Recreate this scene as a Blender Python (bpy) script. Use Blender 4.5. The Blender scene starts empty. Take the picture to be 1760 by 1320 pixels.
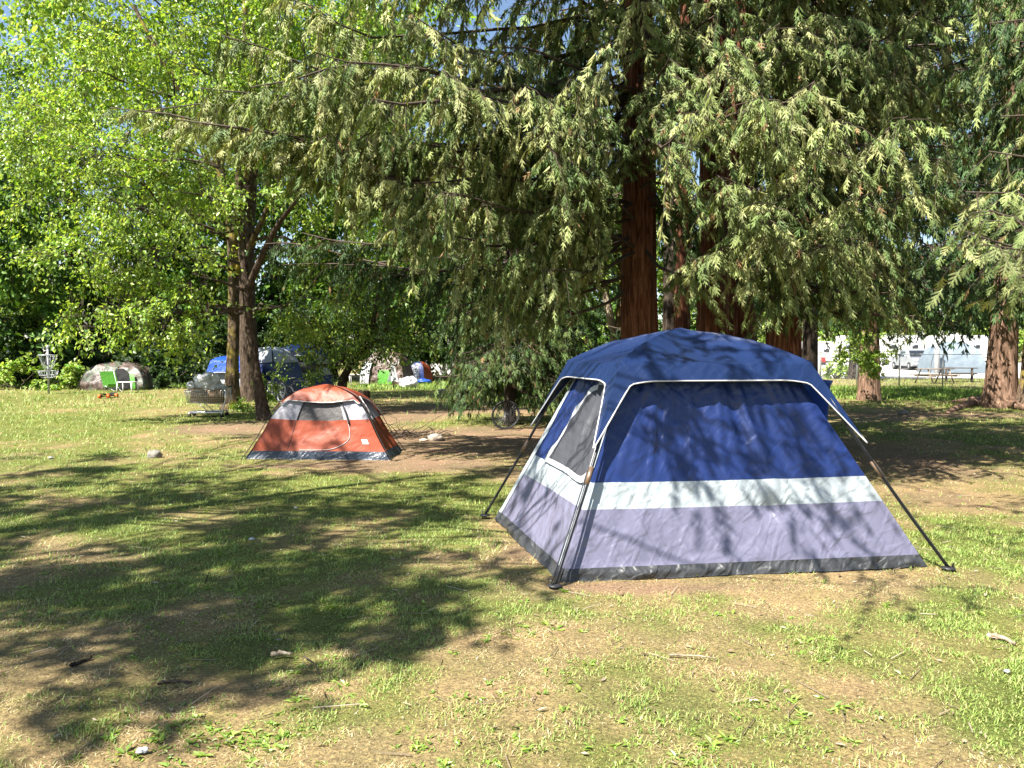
import bpy, math, random
import numpy as np

# ------------------------------------------------------------------ camera, world, sun, exposure
scn = bpy.context.scene
COL = scn.collection
R = math.radians
CAM_H, PITCH, FPX = 1.6, R(2.38), 1322.0          # eye height, downward tilt, focal length in photo pixels
cam_d = bpy.data.cameras.new('camera'); cam = bpy.data.objects.new('camera', cam_d); COL.objects.link(cam)
cam.location = (0, 0, CAM_H); cam.rotation_euler = (R(90) - PITCH, 0, 0)
cam_d.sensor_width = 36; cam_d.lens = 36 * FPX / 1760; cam_d.clip_start = 0.05; cam_d.clip_end = 3000
scn.camera = cam
SUN_EL, SUN_AZ = R(53), math.atan2(-0.75, -0.66)   # azimuth measured from +Y towards +X: behind the camera, to the left
SUN_DIR = np.array([math.sin(SUN_AZ) * math.cos(SUN_EL), math.cos(SUN_AZ) * math.cos(SUN_EL), math.sin(SUN_EL)])
world = bpy.data.worlds.new('World'); scn.world = world; world.use_nodes = True
wn = world.node_tree.nodes; wl = world.node_tree.links
sky = wn.new('ShaderNodeTexSky'); sky.sky_type = 'NISHITA'; sky.sun_disc = False
sky.sun_elevation = SUN_EL; sky.sun_rotation = SUN_AZ; sky.air_density = 1.0; sky.dust_density = 0.6
wn['Background'].inputs['Strength'].default_value = 0.06
wl.new(sky.outputs[0], wn['Background'].inputs['Color'])
sd = bpy.data.lights.new('sun', 'SUN'); sd.energy = 5.0; sd.angle = R(0.5); sd.color = (1.0, 0.95, 0.86)
so = bpy.data.objects.new('sun', sd); COL.objects.link(so)
from mathutils import Vector
so.rotation_euler = Vector(SUN_DIR).to_track_quat('Z', 'Y').to_euler(); so.location = (-20, -20, 30)
scn.view_settings.view_transform = 'Standard'; scn.view_settings.look = 'None'
scn.view_settings.gamma = 1; scn.view_settings.use_curve_mapping = False
scn.view_settings.exposure = 1.86
scn.render.engine = 'CYCLES'
cy = scn.cycles; cy.max_bounces = 7; cy.diffuse_bounces = 3; cy.glossy_bounces = 2; cy.transmission_bounces = 4
cy.transparent_max_bounces = 8; cy.use_denoising = True; cy.sample_clamp_indirect = 6

rng = np.random.default_rng(7)
random.seed(7)

# ------------------------------------------------------------------ measuring helpers
cp, sp_ = math.cos(PITCH), math.sin(PITCH)
def ray(px, py):
    a, b = (px - 880) / FPX, (660 - py) / FPX
    return np.array([a, cp + b * sp_, -sp_ + b * cp])
def at(px, py, Y):
    d = ray(px, py); k = Y / d[1]
    return np.array([d[0] * k, Y, CAM_H + d[2] * k])
def gp(px, py):
    d = ray(px, py); k = -CAM_H / d[2]
    return np.array([d[0] * k, d[1] * k, 0.0])
def proj(P):
    P = np.asarray(P, float); x = P[..., 0]; y = P[..., 1]; z = P[..., 2] - CAM_H
    dep = y * cp - z * sp_; up = y * sp_ + z * cp
    dep = np.where(np.abs(dep) < 1e-3, 1e-3, dep)
    return 880 + FPX * x / dep, 660 - FPX * up / dep, dep
def unit(v):
    v = np.asarray(v, float); n = np.linalg.norm(v, axis=-1, keepdims=True); return v / np.maximum(n, 1e-9)
def lerp(a, b, t): return np.asarray(a) * (1 - t) + np.asarray(b) * t

# value noise
def _h(ix, iy, iz, seed):
    n = (ix.astype(np.int64) * 374761393 + iy.astype(np.int64) * 668265263 + iz.astype(np.int64) * 2147483647 + seed * 974634777) & 0x7fffffff
    n = ((n ^ (n >> 13)) * 1274126177) & 0x7fffffff
    n = (n ^ (n >> 16)) & 0xffff
    return n / 65535.0
def vnoise(x, y, z=0.0, seed=0):
    x, y, z = np.broadcast_arrays(np.asarray(x, float), np.asarray(y, float), np.asarray(z, float))
    ix, iy, iz = np.floor(x), np.floor(y), np.floor(z); fx, fy, fz = x - ix, y - iy, z - iz
    fx = fx * fx * (3 - 2 * fx); fy = fy * fy * (3 - 2 * fy); fz = fz * fz * (3 - 2 * fz)
    r = 0
    for dx in (0, 1):
        for dy in (0, 1):
            for dz in (0, 1):
                w = (fx if dx else 1 - fx) * (fy if dy else 1 - fy) * (fz if dz else 1 - fz)
                r = r + w * _h(ix + dx, iy + dy, iz + dz, seed)
    return r
def fbm(x, y, z=0.0, seed=0, oct=4):
    s, a, t = 0, 0.5, 0
    x = np.asarray(x, float); y = np.asarray(y, float); z = np.asarray(z, float)
    for k in range(oct):
        s = s + a * vnoise(x * 2 ** k, y * 2 ** k, z * 2 ** k, seed + k); t += a; a *= 0.5
    return s / t

# ------------------------------------------------------------------ mesh accumulator
class Acc:
    def __init__(s): s.V = []; s.Q = []; s.T = []; s.C = []; s.n = 0; s.col = False
    def add(s, V, quads=None, tris=None, col=None):
        V = np.asarray(V, float).reshape(-1, 3)
        if quads is not None and len(quads): s.Q.append(np.asarray(quads, np.int64).reshape(-1, 4) + s.n)
        if tris is not None and len(tris): s.T.append(np.asarray(tris, np.int64).reshape(-1, 3) + s.n)
        s.V.append(V); s.n += len(V)
        c = np.ones((len(V), 4)) * 0.5
        if col is not None: c[:, :3] = col; s.col = True
        s.C.append(c); return s
    def build(s, name, mat, parent=None, smooth=True):
        V = np.concatenate(s.V)
        if parent is not None:
            o = parent
            while o is not None: V = V - np.array(o.location); o = o.parent
        me = bpy.data.meshes.new(name)
        Q = np.concatenate(s.Q) if s.Q else np.zeros((0, 4), np.int64)
        T = np.concatenate(s.T) if s.T else np.zeros((0, 3), np.int64)
        me.vertices.add(len(V)); me.vertices.foreach_set('co', V.astype(np.float32).ravel())
        loops = np.concatenate([Q.ravel(), T.ravel()]); me.loops.add(len(loops))
        me.loops.foreach_set('vertex_index', loops.astype(np.int32))
        st = np.concatenate([np.arange(len(Q)) * 4, len(Q) * 4 + np.arange(len(T)) * 3]).astype(np.int32)
        me.polygons.add(len(st)); me.polygons.foreach_set('loop_start', st)
        me.polygons.foreach_set('use_smooth', np.full(len(st), bool(smooth)))
        if s.col:
            a = me.color_attributes.new('tint', 'FLOAT_COLOR', 'POINT')
            a.data.foreach_set('color', np.concatenate(s.C).astype(np.float32).ravel())
        me.update(calc_edges=True); me.validate()
        if mat is not None: me.materials.append(mat)
        ob = bpy.data.objects.new(name, me); COL.objects.link(ob); ob.parent = parent
        return ob

def grid_faces(nu, nv, wrap=False):
    i = np.arange(nu if wrap else nu - 1); j = np.arange(nv - 1)
    I, J = np.meshgrid(i, j, indexing='ij'); I2 = (I + 1) % nu
    return np.stack([I * nv + J, I2 * nv + J, I2 * nv + J + 1, I * nv + J + 1], -1).reshape(-1, 4)
def add_grid(acc, P, wrap=False, col=None):
    nu, nv = P.shape[:2]; acc.add(P.reshape(-1, 3), grid_faces(nu, nv, wrap), col=col)
def frame_of(d):
    d = unit(d); a = np.where(np.abs(d[..., 2:3]) < 0.9, np.array([0, 0, 1.0]), np.array([1.0, 0, 0]))
    s = unit(np.cross(d, a)); n = np.cross(s, d); return d, s, n
def add_tube(acc, pts, rad, sides=8, cap=True, closed=False, col=None):
    pts = np.asarray(pts, float); n = len(pts); rad = np.broadcast_to(np.asarray(rad, float), (n,))
    if closed: tan = np.roll(pts, -1, 0) - np.roll(pts, 1, 0)
    else: tan = np.gradient(pts, axis=0)
    tan = unit(tan)
    s = np.cross(tan[0], [0, 0, 1.0]); 
    if np.linalg.norm(s) < 0.05: s = np.cross(tan[0], [1.0, 0, 0])
    s = unit(s); S = []
    for t in tan:
        s = unit(s - t * np.dot(s, t)); S.append(s)
    S = np.array(S); N = np.cross(tan, S)
    a = np.arange(sides) / sides * 2 * np.pi
    P = pts[:, None] + rad[:, None, None] * (np.cos(a)[None, :, None] * S[:, None] + np.sin(a)[None, :, None] * N[:, None])
    V = P.reshape(-1, 3); m = n if closed else n - 1
    I, J = np.meshgrid(np.arange(m), np.arange(sides), indexing='ij'); I2 = (I + 1) % n; J2 = (J + 1) % sides
    Q = np.stack([I * sides + J, I * sides + J2, I2 * sides + J2, I2 * sides + J], -1).reshape(-1, 4)
    T = []
    if cap and not closed:
        V = np.concatenate([V, pts[:1], pts[-1:]])
        for j in range(sides):
            T.append((n * sides, (j + 1) % sides, j)); T.append((n * sides + 1, (n - 1) * sides + j, (n - 1) * sides + (j + 1) % sides))
    acc.add(V, Q, T, col=col)
def rotz(a): c, s = math.cos(a), math.sin(a); return np.array([[c, -s, 0], [s, c, 0], [0, 0, 1.0]])
BOXQ = [(0, 3, 2, 1), (4, 5, 6, 7), (0, 1, 5, 4), (1, 2, 6, 5), (2, 3, 7, 6), (3, 0, 4, 7)]
def add_box(acc, c, size, M=None, bev=0.0):
    x, y, z = [k / 2 for k in size]
    if bev <= 0:
        V = np.array([(-x, -y, -z), (x, -y, -z), (x, y, -z), (-x, y, -z), (-x, -y, z), (x, -y, z), (x, y, z), (-x, y, z)])
        Q = BOXQ; T = None
    else:   # rings with cut corners
        b = min(bev, 0.45 * min(size))
        def ring(xx, yy, zz, k): return [(-xx + k, -yy, zz), (xx - k, -yy, zz), (xx, -yy + k, zz), (xx, yy - k, zz), (xx - k, yy, zz), (-xx + k, yy, zz), (-xx, yy - k, zz), (-xx, -yy + k, zz)]
        V = np.array(ring(x - b, y - b, -z, b * .4) + ring(x, y, -z + b, b) + ring(x, y, z - b, b) + ring(x - b, y - b, z, b * .4))
        Q = []; T = []
        for r in range(3):
            for k in range(8): Q.append((r * 8 + k, r * 8 + (k + 1) % 8, r * 8 + 8 + (k + 1) % 8, r * 8 + 8 + k))
        for base, rev in ((0, True), (24, False)):
            for q in ((0, 1, 2, 3), (0, 3, 4, 7), (7, 4, 5, 6)):
                q = tuple(base + k for k in q); Q.append(q[::-1] if rev else q)
    if M is not None: V = V @ np.asarray(M).T
    acc.add(V + np.asarray(c, float), Q, T)
def add_segs(acc, A, B, ra, rb, col=None):      # many thin three-sided twigs at once
    A, B = np.asarray(A, float), np.asarray(B, float); n = len(A)
    if n == 0: return
    d, s, m = frame_of(B - A); ra = np.broadcast_to(ra, (n,)); rb = np.broadcast_to(rb, (n,))
    V = []
    for P, r in ((A, ra), (B, rb)):
        for k in range(3):
            a = k * 2.0944; V.append(P + r[:, None] * (math.cos(a) * s + math.sin(a) * m))
    V = np.stack(V, 1).reshape(-1, 3); o = np.arange(n)[:, None] * 6
    Q = np.concatenate([o + np.array([k, (k + 1) % 3, 3 + (k + 1) % 3, 3 + k]) for k in range(3)], 0)
    acc.add(V, Q, col=col)
def blob(acc, c, rad, seed=0, n=14, rough=0.25, freq=1.5, flat=True, M=None):   # lumpy stone / bag
    th = np.linspace(0, 2 * np.pi, n * 2, endpoint=False); ph = np.linspace(-np.pi / 2, np.pi / 2, n)
    T, P = np.meshgrid(th, ph, indexing='ij')
    D = np.stack([np.cos(P) * np.cos(T), np.cos(P) * np.sin(T), np.sin(P)], -1)
    k = 1 + rough * (2 * fbm(D[..., 0] * freq + seed * 3.1 + 9, D[..., 1] * freq + 9, D[..., 2] * freq + 9, seed, 3) - 1) * 1.6
    V = D * k[..., None] * np.asarray(rad)
    if M is not None: V = V @ np.asarray(M).T
    V = V + np.asarray(c)
    if flat: V[..., 2] = np.maximum(V[..., 2], c[2] - rad[2] * 0.8)
    add_grid(acc, V, wrap=True)

def root(name, label, cat, loc, group=None, kind=None):
    o = bpy.data.objects.new(name, None); COL.objects.link(o); o.location = [float(v) for v in loc]; o.empty_display_size = 0.2
    o['label'] = label; o['category'] = cat
    if group: o['group'] = group
    if kind: o['kind'] = kind
    return o
def tag(o, label=None, cat=None, group=None, kind=None):
    if label: o['label'] = label
    if cat: o['category'] = cat
    if group: o['group'] = group
    if kind: o['kind'] = kind
    return o

# ------------------------------------------------------------------ materials
def newmat(name):
    m = bpy.data.materials.new(name); m.use_nodes = True; nt = m.node_tree
    return m, nt.nodes, nt.links, nt.nodes['Principled BSDF']
def N(nodes, t, **kw):
    n = nodes.new(t)
    for k, v in kw.items():
        if k in n.inputs.keys(): n.inputs[k].default_value = v
        else: setattr(n, k, v)
    return n
def ramp(nodes, stops):
    r = nodes.new('ShaderNodeValToRGB'); e = r.color_ramp.elements
    while len(e) < len(stops): e.new(0.5)
    for k, (p, c) in enumerate(stops): e[k].position = p; e[k].color = (*c, 1) if len(c) == 3 else c
    return r
def plain(name, col, rough=0.6, var=0.12, scale=9.0, bump=0.15, bscale=60.0, metal=0.0, spec=0.4):
    m, nd, lk, b = newmat(name)
    tc = nd.new('ShaderNodeTexCoord'); nz = N(nd, 'ShaderNodeTexNoise', Scale=scale, Detail=5.0)
    lk.new(tc.outputs['Object'], nz.inputs['Vector'])
    c0 = [max(0, v * (1 - var)) for v in col]; c1 = [min(1, v * (1 + var)) for v in col]
    r = ramp(nd, [(0.3, c0), (0.7, c1)]); lk.new(nz.outputs['Fac'], r.inputs[0]); lk.new(r.outputs[0], b.inputs['Base Color'])
    b.inputs['Roughness'].default_value = rough; b.inputs['Metallic'].default_value = metal; b.inputs['Specular IOR Level'].default_value = spec
    if bump > 0:
        n2 = N(nd, 'ShaderNodeTexNoise', Scale=bscale, Detail=3.0); lk.new(tc.outputs['Object'], n2.inputs['Vector'])
        bp = N(nd, 'ShaderNodeBump', Strength=bump, Distance=0.01); lk.new(n2.outputs['Fac'], bp.inputs['Height']); lk.new(bp.outputs[0], b.inputs['Normal'])
    return m
def fabric(name, col, rough=0.42, crease=0.5, csc=7.0, thin=0.08, spec=0.45, var=0.1):
    m, nd, lk, b = newmat(name)
    tc = nd.new('ShaderNodeTexCoord')
    n3 = N(nd, 'ShaderNodeTexNoise', Scale=csc * 0.55, Detail=4.0, Roughness=0.5); lk.new(tc.outputs['Object'], n3.inputs['Vector'])
    prev = None      # short straight creases in several directions
    for q, rot_ in enumerate([(0.4, 0.55, 0.2), (-0.6, -0.75, 0.4), (1.2, 1.3, -0.3), (-1.0, -1.2, 0.6), (0.1, 0.95, 1.0), (0.8, -0.25, -0.7)]):
        m0 = nd.new('ShaderNodeMapping'); m0.inputs['Rotation'].default_value = rot_; lk.new(tc.outputs['Object'], m0.inputs['Vector'])
        mp = nd.new('ShaderNodeMapping'); mp.inputs['Scale'].default_value = (csc * 3.2, csc * 1.6, csc * 0.38); mp.inputs['Location'].default_value = (q * 3.1, q, 2 * q)
        lk.new(m0.outputs[0], mp.inputs['Vector']); nn_ = N(nd, 'ShaderNodeTexNoise', Scale=1.0, Detail=0.0); lk.new(mp.outputs[0], nn_.inputs['Vector'])
        mr = N(nd, 'ShaderNodeMapRange', **{'From Min': 0.56, 'From Max': 0.74}); lk.new(nn_.outputs['Fac'], mr.inputs['Value'])
        if prev is None: prev = mr.outputs[0]
        else:
            ad = N(nd, 'ShaderNodeMath', operation='ADD'); lk.new(prev, ad.inputs[0]); lk.new(mr.outputs[0], ad.inputs[1]); prev = ad.outputs[0]
    sc_ = N(nd, 'ShaderNodeMath', operation='MULTIPLY'); sc_.inputs[1].default_value = 0.5; lk.new(prev, sc_.inputs[0])
    a2 = N(nd, 'ShaderNodeMath', operation='MULTIPLY_ADD'); a2.inputs[1].default_value = 2.6; lk.new(n3.outputs['Fac'], a2.inputs[0]); lk.new(sc_.outputs[0], a2.inputs[2])
    bp = N(nd, 'ShaderNodeBump', Strength=crease, Distance=0.012); lk.new(a2.outputs[0], bp.inputs['Height']); lk.new(bp.outputs[0], b.inputs['Normal'])
    nz = N(nd, 'ShaderNodeTexNoise', Scale=1.7, Detail=5.0); lk.new(tc.outputs['Object'], nz.inputs['Vector'])
    r = ramp(nd, [(0.3, [v * (1 - var) for v in col]), (0.7, [min(1, v * (1 + var)) for v in col])]); lk.new(nz.outputs['Fac'], r.inputs[0]); lk.new(r.outputs[0], b.inputs['Base Color'])
    b.inputs['Roughness'].default_value = rough; b.inputs['Specular IOR Level'].default_value = spec
    if thin > 0:
        tr = nd.new('ShaderNodeBsdfTranslucent'); lk.new(r.outputs[0], tr.inputs['Color']); lk.new(bp.outputs[0], tr.inputs['Normal'])
        ms = nd.new('ShaderNodeMixShader'); ms.inputs[0].default_value = thin
        lk.new(b.outputs[0], ms.inputs[1]); lk.new(tr.outputs[0], ms.inputs[2]); lk.new(ms.outputs[0], nd['Material Output'].inputs['Surface'])
    return m
def leafmat(name, trans=0.35, rough=0.45, spec=0.4, tcol=(1.15, 1.1, 0.5)):
    m, nd, lk, b = newmat(name)
    a = nd.new('ShaderNodeAttribute'); a.attribute_name = 'tint'
    lk.new(a.outputs['Color'], b.inputs['Base Color']); b.inputs['Roughness'].default_value = rough; b.inputs['Specular IOR Level'].default_value = spec
    tr = nd.new('ShaderNodeBsdfTranslucent'); mx = N(nd, 'ShaderNodeMixRGB', blend_type='MULTIPLY'); mx.inputs[0].default_value = 1
    mx.inputs[2].default_value = (*tcol, 1); lk.new(a.outputs['Color'], mx.inputs[1]); lk.new(mx.outputs[0], tr.inputs['Color'])
    ms = nd.new('ShaderNodeMixShader'); ms.inputs[0].default_value = trans
    lk.new(b.outputs[0], ms.inputs[1]); lk.new(tr.outputs[0], ms.inputs[2]); lk.new(ms.outputs[0], nd['Material Output'].inputs['Surface'])
    return m
def barkmat(name, dark, mid, light, zs=0.12, scale=14.0, bump=0.9, moss=None):
    m, nd, lk, b = newmat(name)
    tc = nd.new('ShaderNodeTexCoord'); mp = nd.new('ShaderNodeMapping'); mp.inputs['Scale'].default_value = (1, 1, zs)
    lk.new(tc.outputs['Object'], mp.inputs['Vector'])
    n1 = N(nd, 'ShaderNodeTexNoise', Scale=scale, Detail=7.0, Roughness=0.65, Distortion=0.6); lk.new(mp.outputs[0], n1.inputs['Vector'])
    r = ramp(nd, [(0.32, dark), (0.5, mid), (0.7, light)]); lk.new(n1.outputs['Fac'], r.inputs[0])
    out = r.outputs[0]
    if moss:
        n2 = N(nd, 'ShaderNodeTexNoise', Scale=2.2, Detail=5.0); lk.new(tc.outputs['Object'], n2.inputs['Vector'])
        r2 = ramp(nd, [(0.5, (0, 0, 0)), (0.66, (1, 1, 1))]); lk.new(n2.outputs['Fac'], r2.inputs[0])
        mx = N(nd, 'ShaderNodeMixRGB'); lk.new(r2.outputs[0], mx.inputs[0]); lk.new(out, mx.inputs[1]); mx.inputs[2].default_value = (*moss, 1); out = mx.outputs[0]
    lk.new(out, b.inputs['Base Color']); b.inputs['Roughness'].default_value = 0.9; b.inputs['Specular IOR Level'].default_value = 0.15
    bp = N(nd, 'ShaderNodeBump', Strength=bump, Distance=0.04); lk.new(n1.outputs['Fac'], bp.inputs['Height']); lk.new(bp.outputs[0], b.inputs['Normal'])
    return m
M = {}
M['leaf'] = leafmat('broad_leaf', 0.45, 0.38, 0.5, (1.18, 1.17, 0.43))
M['leaf_far'] = leafmat('far_leaf', 0.4, 0.55, 0.3)
M['needle'] = leafmat('redwood_needle', 0.25, 0.55, 0.22, (1.15, 1.15, 0.4))
M['grass'] = leafmat('grass_blade', 0.3, 0.55, 0.3, (1.05, 1.05, 0.6))
M['redbark'] = barkmat('redwood_bark', (0.02, 0.009, 0.006), (0.12, 0.046, 0.025), (0.30, 0.14, 0.085), 0.1, 22.0, 1.0)
M['greybark'] = barkmat('redwood_bark_weathered', (0.035, 0.02, 0.013), (0.15, 0.09, 0.06), (0.33, 0.22, 0.155), 0.11, 18.0, 1.0)
M['elmbark'] = barkmat('elm_bark', (0.015, 0.010, 0.007), (0.06, 0.042, 0.03), (0.13, 0.095, 0.068), 0.3, 18, 1.0)
M['mossbark'] = barkmat('mossy_elm_bark', (0.025, 0.016, 0.010), (0.10, 0.07, 0.046), (0.2, 0.145, 0.1), 0.3, 18, 1.0, (0.24, 0.19, 0.03))
M['palebark'] = barkmat('pale_bark', (0.12, 0.09, 0.06), (0.3, 0.24, 0.17), (0.45, 0.38, 0.28), 0.35, 15, 0.7)
M['darkbark'] = barkmat('dark_bark', (0.012, 0.009, 0.007), (0.04, 0.03, 0.022), (0.09, 0.065, 0.05), 0.3, 16, 1.0)
M['twig'] = plain('twig_bark', (0.06, 0.042, 0.03), 0.85, 0.3, 20, 0.3)
# ------------------------------------------------------------------ ground
def blobs(X, Y, lst):
    r = np.zeros_like(X)
    for px, py, rx, ry, v in lst:
        c = gp(px, py); r += v * np.exp(-(((X - c[0]) / rx) ** 2 + ((Y - c[1]) / ry) ** 2))
    return r
DIRT = [(390, 735, 1.3, 1.6, 1.3), (760, 705, 3.0, 2.0, 1.6), (640, 720, 1.5, 2.0, 1.2), (800, 760, 3.0, 1.8, 1.5), (920, 750, 2.0, 2.0, 1.2), (560, 745, 1.5, .8, .8), (700, 800, 1.3, .8, .8), (560, 800, 1.8, .25, .8), (900, 820, .7, .9, .6),
        (1560, 800, 1.3, 2.0, 1.0), (1620, 860, .8, 1.2, .8), (1480, 760, 1.0, 1.5, .7), (1600, 712, 5.5, 1.1, 1.3), (1500, 725, 2.5, .8, .6), (250, 708, 2.5, .9, .8), (300, 700, 2.5, 1.0, .5),
        (900, 950, .35, .5, .7), (1060, 1012, .7, .14, .9), (1300, 1006, .9, .12, .9), (1530, 1000, .35, .12, .9), (1230, 1050, .6, .25, .35), (150, 960, 1.0, .6, .55), (80, 1120, .8, .5, .55), (350, 1060, .7, .4, .4),
        (640, 970, .9, .35, .4), (420, 900, .6, .35, .3), (730, 1200, .5, .35, .35), (940, 1100, .5, .3, .4), (560, 655, 2, 2, .6), (660, 690, 3, 3, .5), (20, 780, 1.0, .6, .5), (1110, 900, 1.5, 1.5, .8)]
GREEN = [(600, 860, 2.6, 1.0, .9), (300, 830, 2.5, .9, .6), (780, 850, 1.2, .9, .7), (1700, 920, .8, .9, .9), (1450, 1130, .9, .35, .5), (1640, 1080, .7, .5, .45), (1600, 1290, 1.0, .4, .5), (620, 1060, .8, .3, .5), (520, 960, .6, .3, .4),
         (1560, 680, 6, 4, .9), (1500, 730, 4, .8, .4), (100, 720, 6, 5, .6), (780, 660, 5, 5, .7), (800, 690, 2.0, 1.6, .8), (400, 800, 1.5, .5, .3), (870, 930, .5, .5, .5), (1050, 1200, .7, .3, .25), (300, 960, .5, .3, .35), (330, 1230, .6, .25, .35)]
def zone(X, Y):
    d = blobs(X, Y, DIRT); g = blobs(X, Y, GREEN)
    n1 = fbm(X * 0.55 + 40, Y * 0.55 + 12, 0, 3, 4); n2 = fbm(X * 1.7 + 4, Y * 1.7 + 31, 0, 8, 4); n3 = fbm(X * 5.0, Y * 5.0, 0, 21, 3)
    dirt = np.clip((d * (0.55 + 0.9 * n2) + (n1 - 0.62) * 1.4 - 0.5 * g + (n3 - .5) * .5 - 0.25) * 1.9, 0, 1)
    far = np.clip((Y - 9) / 8, 0, 1)
    gr = np.clip((g * 0.9 + (n2 - 0.46) * 2.6 + (n1 - .5) * 1.2 + (n3 - .5) * 1.0 + 0.42 + 0.25 * far - 0.55 * d), 0, 1)
    return dirt, gr
def lines(a, b, s, ext):
    core = np.arange(a, b + 1e-6, s); o = [s * 1.6]
    while sum(o) < ext: o.append(o[-1] * 1.45)
    c = np.cumsum(o); return np.concatenate([(a - c)[::-1], core, b + c])
gx = lines(-9, 9, 0.11, 500); gy = lines(2.2, 16, 0.11, 900); gy = gy[gy > -300]
X, Y = np.meshgrid(gx, gy, indexing='ij')
Zg = (fbm(X * 0.9, Y * 0.9, 0, 5, 3) - 0.5) * 0.035 + (fbm(X * 4, Y * 4, 0, 6, 2) - 0.5) * 0.012
Zg *= np.clip(1 - (np.hypot(X, Y - 8) - 14) / 10, 0, 1)
def hz(x, y):
    z = (fbm(x * 0.9, y * 0.9, 0, 5, 3) - 0.5) * 0.035 + (fbm(x * 4, y * 4, 0, 6, 2) - 0.5) * 0.012
    return z * np.clip(1 - (np.hypot(x, y - 8) - 14) / 10, 0, 1)
dirt, gr = zone(X, Y)
cd = np.array([0.185, 0.130, 0.090]); cs = np.array([0.225, 0.168, 0.095]); cg = np.array([0.12, 0.132, 0.04])
C = cs * (1 - gr[..., None]) + cg * gr[..., None]; C = C * (1 - dirt[..., None]) + cd * dirt[..., None]
C = C * (0.85 + 0.3 * fbm(X * 6, Y * 6, 0, 15, 3))[..., None]
ga = Acc(); P = np.stack([X, Y, Zg], -1); ga.add(P.reshape(-1, 3), grid_faces(len(gx), len(gy)), col=C.reshape(-1, 3))
mg, nd, lk, b = newmat('park_ground')
a = nd.new('ShaderNodeAttribute'); a.attribute_name = 'tint'; tc = nd.new('ShaderNodeTexCoord')
n1 = N(nd, 'ShaderNodeTexNoise', Scale=55.0, Detail=8.0, Roughness=0.75, Distortion=0.8); lk.new(tc.outputs['Object'], n1.inputs['Vector'])
r = ramp(nd, [(0.36, (0.35, 0.31, 0.28)), (0.5, (0.95, 0.95, 0.95)), (0.64, (1.75, 1.65, 1.45))]); lk.new(n1.outputs['Fac'], r.inputs[0])
mx = N(nd, 'ShaderNodeMixRGB', blend_type='MULTIPLY'); mx.inputs[0].default_value = 1; lk.new(a.outputs['Color'], mx.inputs[1]); lk.new(r.outputs[0], mx.inputs[2])
n4 = N(nd, 'ShaderNodeTexNoise', Scale=1.1, Detail=6.0, Roughness=0.6); lk.new(tc.outputs['Object'], n4.inputs['Vector'])
r4 = ramp(nd, [(0.3, (0.75, 0.85, 0.7)), (0.7, (1.2, 1.1, 1.05))]); lk.new(n4.outputs['Fac'], r4.inputs[0])
m5 = N(nd, 'ShaderNodeMixRGB', blend_type='MULTIPLY'); m5.inputs[0].default_value = 1; lk.new(mx.outputs[0], m5.inputs[1]); lk.new(r4.outputs[0], m5.inputs[2])
lk.new(m5.outputs[0], b.inputs['Base Color']); b.inputs['Roughness'].default_value = 0.95; b.inputs['Specular IOR Level'].default_value = 0.1
bp = N(nd, 'ShaderNodeBump', Strength=0.8, Distance=0.02); lk.new(n1.outputs['Fac'], bp.inputs['Height']); lk.new(bp.outputs[0], b.inputs['Normal'])
ground = tag(ga.build('ground', mg), kind='structure')

# pale gravel lot beyond the fence
la = Acc(); q = np.array([(14, 47, .012), (90, 44, .012), (140, 125, .012), (-10, 125, .012), (6, 60, .012)])
la.add(np.concatenate([q, [q.mean(0)]]), None, [(k, (k + 1) % 5, 5) for k in range(5)])
tag(la.build('gravel_lot', plain('pale_gravel', (0.38, 0.365, 0.34), 0.95, 0.15, 0.6, 0.3, 20)), kind='structure')

# ------------------------------------------------------------------ foliage machinery
def leaves(acc, P, D, Nn, L, W, col, fold=0.18, curl=-0.12):
    n = len(P); S = unit(np.cross(D, Nn)); Nn = np.cross(S, D); L = L[:, None]; W = W[:, None]
    mid = P + 0.42 * L * D
    V = np.stack([P, mid + W * 0.5 * S + fold * W * Nn, P + L * D + curl * L * Nn, mid - W * 0.5 * S + fold * W * Nn], 1).reshape(-1, 3)
    o = np.arange(n)[:, None] * 4
    T = np.concatenate([o + np.array([0, 1, 2]), o + np.array([0, 2, 3])], 0)
    acc.add(V, None, T, col=np.repeat(col, 4, 0))
def rdir(n): return unit(rng.normal(size=(n, 3)))
def mixcol(n, cols, jit=0.18):
    cols = np.array(cols); k = rng.integers(0, len(cols), n); t = rng.random((n, 1))
    c = cols[k] * t + cols[rng.integers(0, len(cols), n)] * (1 - t)
    return np.clip(c * (1 + jit * rng.normal(size=(n, 1))), 0.004, 1)
ELM = [(0.22, 0.36, 0.048), (0.31, 0.43, 0.08), (0.12, 0.24, 0.032), (0.39, 0.465, 0.125)]
ELMD = [(0.07, 0.15, 0.022), (0.12, 0.22, 0.03), (0.045, 0.105, 0.018)]  # dense-tree leaves, lowered to imitate shade behind the camp
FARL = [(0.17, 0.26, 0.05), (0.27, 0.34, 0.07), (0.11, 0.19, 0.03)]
BUSH_SHADE = [(0.022, 0.05, 0.01), (0.04, 0.08, 0.014), (0.015, 0.035, 0.008)]  # near-black thicket leaves: shade from the crowns above put into the colour
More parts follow.
